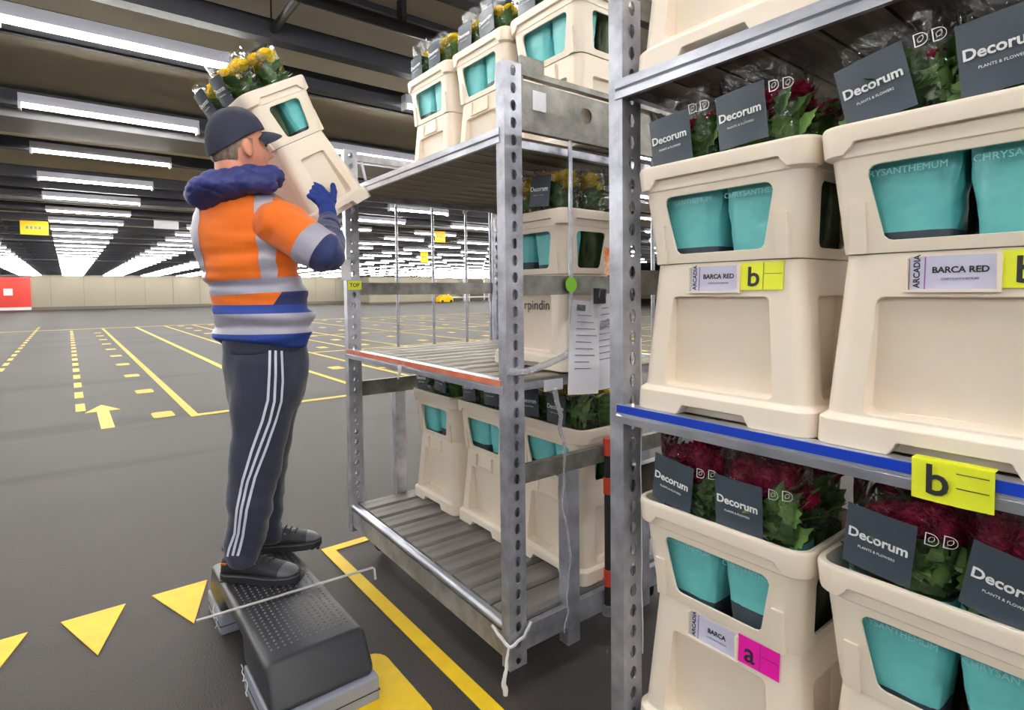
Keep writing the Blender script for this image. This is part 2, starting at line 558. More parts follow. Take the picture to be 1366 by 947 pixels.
for x, wh in ((-0.375, 'farthest from the step stool'), (-0.063, 'in the middle of the row of three'), (0.243, 'touching the black step stool')):
    t = mark('triangle_sticker', [(x, 2.835), (x + 0.107, 2.487), (x + 0.213, 2.832)], parent=None)
    tag(t, 'yellow triangle floor sticker ' + wh, 'floor marking', 'yellow triangle floor stickers')
qs = mark('square_sticker', stadium(0.70, 1.66, 0.30, 0.42, 0.06), parent=None)
tag(qs, 'yellow rounded floor sticker partly under the black step stool', 'floor sticker')


def hanging_sign(p, wd, ht, m, label):
    o = thing('hanging_sign', label, 'sign', T(p.x, p.y, p.z))
    MB().box(-wd / 2, wd / 2, -0.01, 0.01, -ht / 2, ht / 2).obj('board', m, o)
    for s in (-1, 1):
        MB().tube([(s * wd * 0.35, 0, ht / 2), (s * wd * 0.3, 0, CZ - p.z)], 0.006, 5).obj('wire', 'pipe', o)
    if m == 'sign_y':
        for k in range(4): MB().box(-wd * 0.3 + k * wd * 0.15, -wd * 0.3 + k * wd * 0.15 + wd * 0.08, -0.0125, -0.01, -0.03, 0.04).obj('printed_mark', 'ink_l', o)


hanging_sign(at(46, 304, Z=2.98), 0.54, 0.34, 'sign_y', 'small yellow hanging sign beside the central row of tube lights')
hanging_sign(at(222, 300, Z=3.0), 0.52, 0.2, 'sign_g', 'narrow grey hanging sign near the orange jacketed man')
hanging_sign(at(587, 316, Z=2.98), 0.36, 0.34, 'sign_y', 'yellow hanging sign seen between the trolley end rods, larger one')
hanging_sign(at(566, 343, Z=2.9), 0.4, 0.5, 'sign_y', 'yellow hanging sign far back beyond the trolley end rods')
# things at the far end seen through the trolley
o = thing('white_cabin', 'white boxy cabin at the far end of the hall', 'cabin', T(30, 60, 0))
MB().box(-3.2, 5.0, 0, 4, 0.05, 3.0).obj('wall', 'wall', o)
MB().box(-3.3, 5.1, -0.1, 4.1, 0, 0.15).obj('plinth', 'base', o)
MB().box(-3.3, 5.1, -0.1, 4.1, 3.0, 3.1).obj('roof_edge', 'base', o)
o = thing('guard_railing', 'long white guard railing at the far end of the hall', 'railing', T(36, 58, 0))
for z in (0.5, 1.05): MB().box(0, 22, -0.05, 0.05, z, z + 0.14).obj('rail', 'white', o)
for k in range(8): MB().box(k * 3, k * 3 + 0.14, -0.06, 0.06, 0, 1.2).obj('railing_post', 'white', o)
o = thing('roller_door', 'dark loading gate behind the far white railing', 'gate', T(44, 64, 0))
MB().box(-1.5, 1.5, 0, 0.3, 0.02, 2.9).obj('gate_panel', 'base', o)
for s in (-1.7, 1.5): MB().box(s, s + 0.2, -0.1, 0.3, 0, 3.1).obj('gate_jamb', 'white', o)
o = thing('yellow_bollard_pile', 'low yellow machine parked by the white cabin', 'machine', T(35.2, 57.5, 0))
o.name = 'floor_sweeper'
mb = MB()
mb.rings([[(-0.9, -0.5, 0.06), (0.9, -0.5, 0.06), (0.9, 0.5, 0.06), (-0.9, 0.5, 0.06)], [(-0.95, -0.5, 0.5), (0.9, -0.5, 0.5), (0.9, 0.5, 0.5), (-0.95, 0.5, 0.5)], [(-0.3, -0.4, 0.9), (0.7, -0.4, 0.8), (0.7, 0.4, 0.8), (-0.3, 0.4, 0.9)]])
mb.obj('body', 'sign_y', o)
for x in (-0.6, 0.6):
    for y in (-0.5, 0.5): MB().tube([(x, y - 0.06, 0.15), (x, y + 0.06, 0.15)], 0.15, 12).obj('wheel', 'rubber', o)


# ------------------------------------------------------------------ trolleys
def holed_plate(mb, L, wdt, n, hw, hh, th, tf, mi=0):
    """plate in local u (width) / v (length), n slots; tf maps (u, v, w) to a point"""
    p = L / n
    for k in range(n):
        v0, v1 = k * p, (k + 1) * p
        vc = (v0 + v1) / 2
        out = [(0, v0), (wdt / 2, v0), (wdt, v0), (wdt, vc), (wdt, v1), (wdt / 2, v1), (0, v1), (0, vc)]
        uc = wdt / 2
        hol = [(uc - hw * .6, vc - hh * .8), (uc, vc - hh), (uc + hw * .6, vc - hh * .8), (uc + hw, vc), (uc + hw * .6, vc + hh * .8), (uc, vc + hh), (uc - hw * .6, vc + hh * .8), (uc - hw, vc)]
        vs = [tf(u, v, 0) for u, v in out + hol] + [tf(u, v, th) for u, v in out + hol]
        fs = []
        for i in range(8):
            j = (i + 1) % 8
            fs += [(i, j, 8 + j, 8 + i), (16 + j, 16 + i, 24 + i, 24 + j), (8 + i, 8 + j, 24 + j, 24 + i)]
        mb.add(vs, fs, mi)


PZ0, PZ1 = 0.10, 2.0
pm = MB()
PW, PD = 0.068, 0.042
L_ = PZ1 - PZ0
pm.box(0, 0.004, 0, PD, PZ0, PZ1)
holed_plate(pm, L_, PW - 0.004, 36, 0.012, 0.017, 0.003, lambda u, v, t: (0.004 + u, t, PZ0 + v))
holed_plate(pm, L_, PW - 0.004, 36, 0.012, 0.017, 0.003, lambda u, v, t: (0.004 + u, PD - t, PZ0 + v))
pm.box(PW - 0.003, PW, 0.003, 0.012, PZ0, PZ1)
pm.box(PW - 0.003, PW, PD - 0.012, PD - 0.003, PZ0, PZ1)
post_me = pm.mesh('post', 'steel')
CL, CDp = 1.36, 0.95
plank_me = MB()
plank_me.rings([[(x, -0.059, 0), (x, 0.059, 0), (x, 0.059, 0.012), (x, 0.048, 0.024), (x, -0.048, 0.024), (x, -0.059, 0.012)] for x in (0.035, CDp - 0.03)])
plank_me = plank_me.mesh('plank', 'plank')
slat_me = MB()
slat_me.rings([[(x, -0.05, 0), (x, -0.05, 0.016), (x, -0.03, 0.02), (x, 0.03, 0.02), (x, 0.05, 0.016), (x, 0.05, 0), (x, 0.03, 0.006), (x, -0.03, 0.006)] for x in (0.03, CDp - 0.02)])
slat_me = slat_me.mesh('slat', 'slat')
rod_me = MB().tube([(0, 0, 0), (0, 0, 0.80)], 0.0075, 10).mesh('rod', 'alu', 60)
wheel_me = MB()
wheel_me.tube([(-0.016, 0, 0.045), (-0.012, 0, 0.045), (0.012, 0, 0.045), (0.016, 0, 0.045)], [0.038, 0.045, 0.045, 0.038], 18)
wheel_me = wheel_me.mesh('wheel', 'rubber', 40)
fork_me = MB().box(-0.022, -0.018, -0.02, 0.02, 0.035, 0.11).box(0.018, 0.022, -0.02, 0.02, 0.035, 0.11).box(-0.035, 0.035, -0.035, 0.035, 0.108, 0.118).mesh('fork', 'steel_d')
# rail profile of a shelf front, along y
def rail(mb, x, z, y0, y1, mi=0):
    prof = [(x, z - 0.045), (x, z - 0.028), (x + 0.004, z - 0.024), (x, z - 0.02), (x, z), (x + 0.03, z), (x + 0.03, z - 0.012), (x + 0.012, z - 0.03), (x + 0.012, z - 0.045)]
    return mb.rings([[(p[0], y, p[1]) for p in prof] for y in (y0, y1)], mi)


def trolley(mw, label, strips, far_panel, castor_angle=20):
    t = thing('flower_trolley', label, 'trolley', mw, 'steel flower trolleys')
    for x, fl in ((0, 1), (CDp, -1)):
        for y in (0, CL - PD):
            link('post', post_me, t, T(x, y, 0) @ Matrix.Diagonal((fl, 1, 1, 1)))
    # base frame
    b = MB()
    b.rings([[(p[0], y, p[1]) for p in ((0.006, 0.125), (0.006, 0.205), (0.03, 0.205), (0.03, 0.195), (0.014, 0.195), (0.014, 0.135), (0.04, 0.135), (0.04, 0.125))] for y in (PD, CL - PD)])
    b.box(CDp - 0.03, CDp - 0.005, PD, CL - PD, 0.125, 0.215)
    for y in (0.006, CL - 0.03): b.box(PW, CDp - PW, y, y + 0.024, 0.142, 0.218)
    for y in (0.4, 0.9): b.box(0.04, CDp - 0.04, y, y + 0.04, 0.14, 0.212)
    b.obj('base_frame', 'steel', t)
    MB().tube([(0.012, PD, 0.226), (0.012, CL - PD, 0.226)], 0.014, 10).box(0.012, 0.03, PD, CL - PD, 0.214, 0.236).obj('deck_lip', 'alu', t, 40)
    for k in range(10): link('plank', plank_me, t, T(0, 0.095 + k * 0.13, 0.216))
    for x in (0.12, CDp - 0.12):
        for y in (0.14, CL - 0.14):
            c = link('castor', fork_me, t, T(x, y, 0.018 + 0.0) @ RZ(castor_angle))
            c.location.z = 0.007
            link('wheel', wheel_me, c)
            castor_angle += 65
    # shelves
    for z, st in ((1.02, strips[0]), (1.80, strips[1])):
        s = rail(MB(), -0.004, z, PD - 0.02, CL - PD + 0.02)
        s.box(CDp - 0.04, CDp - 0.01, PD, CL - PD, z - 0.04, z - 0.004)
        s.box(0.03, CDp - 0.03, PD, PD + 0.02, z - 0.045, z - 0.02)
        s.box(0.03, CDp - 0.03, CL - PD - 0.02, CL - PD, z - 0.045, z - 0.02)
        so = s.obj('shelf', 'alu', t)
        for k in range(12): link('slat', slat_me, so, T(0, 0.094 + k * 0.1065, z - 0.026))
        for y in (PD - 0.012, CL - PD + 0.002): MB().box(0.004, 0.03, y, y + 0.012, z - 0.05, z - 0.005).obj('hook_bracket', 'steel_d', so)
        if st:
            MB().box(-0.0065, -0.0035, PD - 0.015, CL - PD + 0.015, z - 0.019, z - 0.001).obj('colour_strip', st, so)
    # ends
    for e, y, s in ((0, 0.014, 1), (1, CL - 0.014, -1)):
        if e == 0 or far_panel:
            p = MB()
            # panel with a round hand hole, made of 12 sectors
            x0, x1, z0, z1 = PW, CDp - PW, 1.812, 1.957
            cx, cz, rr = 0.36, 1.895, 0.026
            per = []
            for k in range(24):
                a = 2 * PI * k / 24
                dx, dz = math.cos(a), math.sin(a)
                tx = ((x1 - cx) / dx if dx > 1e-6 else (x0 - cx) / dx if dx < -1e-6 else 1e9)
                tz = ((z1 - cz) / dz if dz > 1e-6 else (z0 - cz) / dz if dz < -1e-6 else 1e9)
                q = min(tx, tz)
                per.append((cx + dx * q, cz + dz * q))
            cor = [(x1, z1), (x0, z1), (x0, z0), (x1, z0)]
            hol = [(cx + rr * math.cos(2 * PI * k / 24), cz + rr * math.sin(2 * PI * k / 24)) for k in range(24)]
            for yy in (y - 0.003, y + 0.003):
                p.add([(a, yy, c) for a, c in per + hol], [(k, (k + 1) % 24, 24 + (k + 1) % 24, 24 + k) for k in range(24)])
                for c in cor:
                    # the corner triangles between two perimeter points on different sides
                    for k in range(24):
                        a, b2 = per[k], per[(k + 1) % 24]
                        if (abs(a[0] - c[0]) < 1e-6 and abs(b2[1] - c[1]) < 1e-6) or (abs(a[1] - c[1]) < 1e-6 and abs(b2[0] - c[0]) < 1e-6):
                            p.add([(a[0], yy, a[1]), (c[0], yy, c[1]), (b2[0], yy, b2[1])], [(0, 1, 2)])
            p.box(x0, x1, y - 0.012, y + 0.012, z1 + 0.012, z1 + 0.03)
            p.box(x0, x1, y - 0.010, y + 0.010, z0 - 0.012, z0 + 0.012)
            p.box(x0, x0 + 0.012, y - 0.008, y + 0.008, z0, z1 + 0.02)
            p.box(x1 - 0.012, x1, y - 0.008, y + 0.008, z0, z1 + 0.02)
            p.box(x0 + 0.005, x0 + 0.1, y - 0.006, y + 0.006, z1 + 0.02, z1 + 0.075)
            p.obj('end_panel', 'steel_d', t)
        else:
            p = MB().box(PW, CDp - PW, y - 0.012, y + 0.012, 1.955, 1.99)
            p.tube([(0.1, y, 1.955), (0.12, y, 1.87), (0.16, y, 1.845), (0.40, y, 1.845), (0.44, y, 1.87), (0.46, y, 1.955)], 0.008, 8)
            p.obj('end_frame', 'alu', t)
        for x in (0.285, 0.50, 0.715): link('rod', rod_me, t, T(x, y, 1.01))
        MB().box(PW, CDp - PW, y + s * 0.009 - 0.006, y + s * 0.009 + 0.006, 1.285, 1.348).obj('middle_rail', 'steel_d', t)
        za, zb = ((0.686, 0.743) if e == 0 else (0.775, 0.85))
        MB().box(PW, CDp - PW, y - 0.012, y + 0.012, za, zb).obj('lower_rail', 'steel_d', t)
        for x in (0.248, 0.62): MB().box(x, x + 0.055, y - 0.0145 if s > 0 else y - 0.03, y + 0.03 if s > 0 else y + 0.0145, 0.085, za).obj('end_leg', 'steel', t)
    return t


MA = T(1.055, 1.365, 0) @ RZ(-1.2)
TA = trolley(MA, 'steel flower trolley being loaded, with an orange strip on its middle shelf', ('orange_strip', None), False)
MBt = T(1.05, 0.94 - CL, 0)
TB = trolley(MBt, 'steel flower trolley with a blue strip on its middle shelf', ('blue_strip', None), True, 80)


# ------------------------------------------------------------------ flower containers
def solid(levels, n=4):
    mb = MB()
    mb.rings([rrect(w_, d_, r_, n, z_) for (w_, d_, r_, z_) in levels])
    return mb


def boolean(me, cutters):
    """subtract a list of meshes"""
    obs = []
    for q in [me] + list(cutters): q.polygons.foreach_set('use_smooth', [True] * len(q.polygons))
    o = bpy.data.objects.new('work', me)
    COL.objects.link(o)
    for c in cutters:
        q = bpy.data.objects.new('cutter', c)
        COL.objects.link(q)
        obs.append(q)
        m = o.modifiers.new('b', 'BOOLEAN')
        m.operation = 'DIFFERENCE'
        m.solver = 'EXACT'
        m.object = q
    bv = o.modifiers.new('bev', 'BEVEL')
    bv.width = 0.0022
    bv.segments = 2
    bv.limit_method = 'ANGLE'
    bv.angle_limit = math.radians(38)
    o.modifiers.new('wn', 'WEIGHTED_NORMAL')
    dg = bpy.context.evaluated_depsgraph_get()
    dg.update()
    r = bpy.data.meshes.new_from_object(o.evaluated_get(dg))
    for q in obs + [o]: bpy.data.objects.remove(q)
    r.materials.clear()
    r.materials.append(M['cream'])
    r.polygons.foreach_set('material_index', [0] * len(r.polygons))
    return r


def face_cut(z0, z1, hb, ht, yin0, yin1, yout, rot, r=0.012):
    """rounded trapezoid cutter on the face that looks along -y, turned by rot; yin = inner plane at z0 / z1"""
    pts = []
    cs = [(-hb + r, z0 + r, 180), (hb - r, z0 + r, 270), (ht - r, z1 - r, 0), (-ht + r, z1 - r, 90)]
    for cx, cz, a0 in cs:
        for k in range(4):
            a = math.radians(a0 + 30 * k)
            pts.append((cx + r * math.cos(a), cz + r * math.sin(a)))
    mb = MB()
    inner = [Vector((x, -(yin0 + (yin1 - yin0) * (z - z0) / (z1 - z0)), z)) for x, z in pts]
    outer = [Vector((x, -yout, z)) for x, z in pts]
    Rm = RZ(rot)
    mb.rings([[Rm @ p for p in inner], [Rm @ p for p in outer]])
    return mb.mesh('cutter', 'cream')


bucket0 = solid([(.412, .312, .035, 0), (.408, .308, .035, .046), (.386, .286, .035, .056), (.338, .248, .035, .336)])
cuts = [solid([(.25, .16, .02, .03), (.29, .20, .03, .26), (.318, .228, .03, .35)]).mesh('cutter', 'cream')]
for a, h0, h1, f0, f1 in ((0, .126, .112, .143, .124), (180, .126, .112, .143, .124), (90, .075, .062, .193, .169), (270, .075, .062, .193, .169)):
    cuts.append(face_cut(.062, .262, h0, h1, f0 - .046, f1 - .010, f0 + .03, a))
    cuts.append(face_cut(-.03, .022, (.10 if a in (0, 180) else .07), (.075 if a in (0, 180) else .045), f0 - .022, f0 - .022, f0 + .06, a, .006))
bucket_me = boolean(bucket0.mesh('bucket', 'cream'), cuts)
collar0 = solid([(.346, .256, .036, .337), (.378, .288, .036, .502), (.402, .310, .040, .508), (.410, .316, .040, .552), (.404, .310, .038, .56)])
cuts = [solid([(.330, .240, .03, .32), (.366, .276, .03, .50), (.388, .296, .03, .575)]).mesh('cutter', 'cream')]
for a, hb, ht, f, rim in ((0, .104, .124, .12, .15), (180, .104, .124, .12, .15), (90, .060, .074, .165, .195), (270, .060, .074, .165, .195)):
    cuts.append(face_cut(.358, .486, hb, ht, f - .03, f - .03, f + .05, a, .016))
    cuts.append(face_cut(.49, .528, ht + .045, ht + .02, rim - .0035, rim - .0035, rim + .05, a, .006))
collar_me = boolean(collar0.mesh('collar', 'cream'), cuts)
# block-shaped locking pillars near the corners of the collar
cl = MB()
cl.rings([[(xa, -.120, .337), (xb, -.120, .337), (xb, -.1335, .337), (xa, -.1335, .337)] for xa, xb in ((.128, .152),)] + [[(.128, -.125, .425), (.152, -.125, .425), (.152, -.1415, .425), (.128, -.1415, .425)]])
lock_me = cl.mesh('locking_pillar', 'cream')
ho = MB()
for x in (-.072, .047): ho.box(x, x + .006, -.1345, -.124, .275, .326)
ho.box(-.072, .053, -.136, -.126, .270, .2745)
holder_me = ho.mesh('card_holder', 'cream')
# label cards on the bucket face (the face leans back 3.9 degrees)
FACE = RX(-3.9)


def face_pt(z): return -(.143 - (z - .056) / .28 * .019)


def sticker(parent, name, x0, x1, z0, z1, m, label=None):
    zc = (z0 + z1) / 2
    o = MB().box(x0, x1, -.0008, .0008, -(z1 - z0) / 2, (z1 - z0) / 2).obj(name, m, parent, None, T(0, face_pt(zc) - .0022, zc) @ FACE)
    if label: o['label'] = label
    return o


def words(parent, s, size, m, x, z, bold=0.0, align='LEFT', rot=0, y=-.0012):
    return link('lettering', text_mesh(s, size, m, bold, align), parent, T(x, y, z) @ RX(90) @ RZ(rot))


# ------------------------------------------------------------------ bunches of chrysanthemums
def leaf_mesh(name, m):
    out = [(0, 0), (.008, .008), (.022, .014), (.017, .024), (.027, .034), (.018, .042), (.02, .054), (.009, .058), (0, .075)]
    mb = MB()
    vs = []
    for x, y in out: vs.append((x, y, abs(x) * .35 - y * y * 3.2))
    for x, y in out[1:-1]: vs.append((-x, y, abs(x) * .35 - y * y * 3.2))
    for y in (.02, .04): vs.append((0, y, -y * y * 3.2))
    a, b = 16, 17
    fs = [(0, 1, 2, a), (a, 2, 3), (a, 3, 4, b), (b, 4, 5), (b, 5, 6), (b, 6, 7, 8), (0, a, 10, 9), (a, 11, 10), (a, b, 12, 11), (b, 13, 12), (b, 14, 13), (b, 8, 15, 14)]
    mb.add(vs, fs)
    return mb.mesh(name, m, 180)


leaf_mes = [leaf_mesh('leaf', 'leaf'), leaf_mesh('leaf', 'leaf2')]


def blossom_mesh(m, seed, R=.036):
    r = random.Random(seed)
    mb = MB()
    mb.ellipsoid((0, 0, 0.002), (R * .72, 0, 0), (0, R * .72, 0), (0, 0, R * .5), 10, 6)
    for ring, (el, n, l) in enumerate(((-8, 16, 1.0), (10, 16, 1.0), (28, 14, .98), (46, 11, .95), (64, 8, .9), (82, 4, .88))):
        for k in range(n):
            a = 2 * PI * (k + .5 * (ring % 2)) / n + r.uniform(-.1, .1)
            e = math.radians(el + r.uniform(-6, 6))
            d = Vector((math.cos(e) * math.cos(a), math.cos(e) * math.sin(a), math.sin(e) * .8))
            s = Vector((-math.sin(a), math.cos(a), 0)) * R * .22
            u = Vector((-math.sin(e) * math.cos(a), -math.sin(e) * math.sin(a), math.cos(e)))
            p0, p1, p2 = d * R * .5, d * R * .85 * l, d * R * 1.08 * l + u * R * .16
            mb.add([p0 - s * .4, p0 + s * .4, p1 + s, p2, p1 - s], [(0, 1, 2, 4), (4, 2, 3)])
    return mb.mesh('blossom', m)


blossoms = {'yellow': [blossom_mesh('petal_y', i) for i in range(2)], 'red': [blossom_mesh('petal_r', 5 + i, .034) for i in range(2)]}


def leaf_tf(r, low=.53, high=.615, sx=.056, sy=.026):
    a = r.uniform(0, 2 * PI)
    q = math.sqrt(r.uniform(.1, 1))
    p = Vector((math.cos(a) * sx * q, math.sin(a) * sy * q, r.uniform(low, high)))
    s = r.uniform(.75, 1.15)
    return T(*p) @ RZ(math.degrees(a) - 90 + r.uniform(-40, 40)) @ RX(r.uniform(25, 75)) @ RY(r.uniform(-30, 30)) @ Matrix.Scale(s, 4)


def foliage(seed, n, m):
    r = random.Random(seed)
    mb = MB()
    src = leaf_mes[0]
    vs = [v.co.copy() for v in src.vertices]
    fs = [tuple(p.vertices) for p in src.polygons]
    for k in range(n):
        tf = leaf_tf(r)
        mb.add([tf @ v for v in vs], fs)
    for k in range(9):
        x, y = r.uniform(-.06, .06), r.uniform(-.04, .04)
        mb.tube([(x * .5, y * .5, .40), (x, y, .64)], .003, 5)
    return mb.mesh('foliage', m, 180)


fol = [foliage(i, 34, ('leaf2', 'leaf')[i % 2]) for i in range(4)]


def wrap_mesh(seed, band):
    """pouch of printed film: dark foot, teal body; sides of plain film over the stems"""
    r = random.Random(seed)
    mb = MB()
    n = 44
    rings = []
    for j, z in enumerate([.036, .2, band, band + .003] + [.395 + .0125 * q for q in range(13)]):
        f = .42 + .58 * min(1, z / .48)
        ring = []
        for i in range(n):
            a = 2 * PI * i / n
            c, s_ = math.cos(a), math.sin(a)
            e = .42
            x = math.copysign(abs(c) ** e, c) * .079 * f
            y = math.copysign(abs(s_) ** e, s_) * .056 * f
            k = 1 + .05 * noise.noise(Vector((c * 2.2 + seed * 7.1, s_ * 2.2, z * 16))) + .075 * abs(noise.noise(Vector((c * 3.4 + s_ * 1.5 + seed * 3.1, z * 20 + c * 3, s_ * 3)))) + .03 * noise.noise(Vector((c * 9, s_ * 9, z * 44 + seed))) - .03
            ring.append((x * k, y * k, z))
        rings.append(ring)
    mb.rings(rings)
    # materials per face: lower dark, front teal, back green
    nm = []
    for k in range(len(rings) - 1):
        for i in range(n):
            a = 2 * PI * (i + .5) / n
            back = math.sin(a) > .35
            nm.append(1 if k < 2 else (2 if back else 0))
    nm += [1, 2]
    mb.m = nm
    return mb.mesh('wrap', ['teal', 'navyprint', 'stemgreen'], 60)


wraps = [wrap_mesh(i, b) for i, b in enumerate((.372, .356, .385))]


def wrap_green():
    me = wraps[0].copy()
    me.polygons.foreach_set('material_index', [2] * len(me.polygons))
    return me


wrap_g = wrap_green()


def sleeve_mesh(seed, top):
    r = random.Random(seed)
    mb = MB()
    n = 30
    rings = []
    for j in range(7):
        t = j / 6
        z = .545 + (top - .545) * t
        ring = []
        for i in range(n):
            a = 2 * PI * i / n
            c, s_ = math.cos(a), math.sin(a)
            x = math.copysign(abs(c) ** .55, c) * (.075 + .010 * t)
            y = math.copysign(abs(s_) ** .55, s_) * (.058 + .006 * t)
            k = 1 + (.02 + .06 * t) * noise.noise(Vector((c * 2.6 + seed * 3.3, s_ * 2.6, z * 9)))
            zz = z + t * .012 * noise.noise(Vector((c * 3 + seed, s_ * 3, 5)))
            ring.append((x * k, y * k, zz))
        rings.append(ring)
    mb.rings(rings, cap=False)
    return mb.mesh('sleeve', 'film', 180)


sleeves = [sleeve_mesh(i, .715 + .012 * i) for i in range(3)]
# printed square on the front of the sleeve: a gently curved patch
lb = MB()
nx = 7
vs = []
for z in (-.055, .055):
    for k in range(nx):
        x = -.052 + .104 * k / (nx - 1)
        vs.append((x, x * x * 1.2, z))
for z in (-.055, .055):
    for k in range(nx):
        x = -.052 + .104 * k / (nx - 1)
        vs.append((x, x * x * 1.2 + .0008, z))
fs = [(k, k + 1, nx + k + 1, nx + k) for k in range(nx - 1)] + [(2 * nx + k + 1, 2 * nx + k, 3 * nx + k, 3 * nx + k + 1) for k in range(nx - 1)]
lb.add(vs, fs)
label_me = lb.mesh('printed_square', 'navyprint', 180)


def d_logo():
    mb = MB()
    def loop(pts, wd):
        n = len(pts)
        c = sum((Vector(p) for p in pts), Vector((0, 0))) / n
        inn = [c + (Vector(p) - c) * (1 - wd) for p in pts]
        vs = [(p[0], 0, p[1]) for p in pts] + [(p[0], 0, p[1]) for p in inn]
        mb.add(vs, [(i, (i + 1) % n, n + (i + 1) % n, n + i) for i in range(n)])
    D = [(-.011, -.014), (0, -.014)] + [(.014 * math.cos(math.radians(a)), .014 * math.sin(math.radians(a))) for a in range(-75, 90, 15)] + [(0, .014), (-.011, .014)]
    loop(D, .13)
    lf = [(-.004, -.006), (.003, -.005), (.007, .001), (.006, .008), (-.001, .006), (-.005, .001)]
    loop(lf, .2)
    return mb.mesh('logo_print', 'print_w')


logo_me = d_logo()
WORD = text_mesh('Decorum', .0235, 'print_w', .0006, 'CENTER')
PALE = text_mesh('CHRYSANTHEMUM', .0155, 'pale_print', 0, 'CENTER')
SUB = text_mesh('PLANTS & FLOWERS', .0062, 'print_w', 0, 'CENTER')


def bunch(mw, flower, seed, front, label, group, near=False, lean=(0, 0), green=False, lab=True, dz=0.0):
    r = random.Random(seed)
    o = thing('flower_bunch', label, 'flower bunch', mw, group)
    w0 = link('wrap', wrap_g if green else wraps[seed % 3], o)
    up = T(0, 0, .545) @ RY(lean[0]) @ RX(lean[1]) @ T(0, 0, -.545)
    f = link('foliage', fol[seed % 4], o, up)
    f['kind'] = 'stuff'
    s = link('sleeve', sleeves[seed % 3], o, up)
    for k in range(6 if flower == 'yellow' else 7):
        p = ((-.052, -.026), (0.0, -.034), (.052, -.022), (-.03, .022), (.03, .026), (.0, .004), (.06, .01))[k]
        link('blossom', blossoms[flower][k % 2], o, up @ T(p[0] + r.uniform(-.008, .008), p[1] * .7 + .014 + r.uniform(-.004, .004), (.672 if flower == 'yellow' else .648) + r.uniform(-.012, .014)) @ RX(r.uniform(-5, 35)) @ RZ(r.uniform(0, 360)) @ Matrix.Scale(r.uniform(.85, 1.1), 4))
    if near:
        for k in range(11):
            x = r.uniform(.03, .076) if k < 9 else r.uniform(-.074, -.068)
            q = up @ T(x, -.05 + abs(x) * .15 + r.uniform(0, .012), r.uniform(.545, .63)) @ RZ(r.uniform(-35, 35)) @ RX(r.uniform(70, 98)) @ RZ(r.uniform(-70, 70)) @ Matrix.Scale(r.uniform(.62, .9), 4)
            link('leaf', leaf_mes[k % 2], o, q)
    if near and front:
        link('lettering', PALE, w0, T(0, -.066, .472) @ RX(90))
    if front and lab:
        lx = r.uniform(-.026, -.014)
        b = link('printed_square', label_me, s, T(lx, -.076, .628 + r.uniform(-.006, .006)) @ RX(-4) @ RY(r.uniform(-5, 5)))
        link('lettering', WORD, b, T(0, -.0022, .006) @ RX(90))
        link('lettering', SUB, b, T(0, -.0022, -.016) @ RX(90))
        for x in (.048, .070)[:2 if near else 1]:
            link('logo_print', logo_me, s, T(x, -.0685 + (x - .05) * .5, .672) @ RX(-4) @ RZ(18 if x > .06 else 6) @ Matrix.Scale(.74, 4))
    return o


def container(mw, label, flower, group, where, seed, near=False, leans=((0, 0), (0, 0)), back=True, sides=('tagged-post side', 'panel side'), swap=False):
    c = thing('flower_container', label, 'container', mw, group)
    link('bucket', bucket_me, c)
    k = link('collar', collar_me, c)
    for sx in (-1, 1):
        for sy in (-1, 1): link('locking_pillar', lock_me, k, Matrix.Diagonal((sx, sy, 1, 1)))
    link('card_holder', holder_me, c)
    for i, x in enumerate((-.082, .082)):
        bunch(mw @ T(x, -.063, 0), flower, seed + i, True, '%s chrysanthemum bunch, front, %s, of the %s' % (flower if flower == 'yellow' else 'burgundy', sides[i], where), 'bunches in the ' + where, near, leans[i], swap)
        if back:
            bunch(mw @ T(x, .063, 0), flower, seed + i + 2, False, '%s chrysanthemum bunch, back, %s, of the %s' % (flower if flower == 'yellow' else 'burgundy', sides[i], where), 'bunches in the ' + where, False, (0, 0), not swap)
    return c


def facing(x, y, z, rot=0): return T(x, y, z) @ RZ(-90 + rot)     # long face looks towards -x


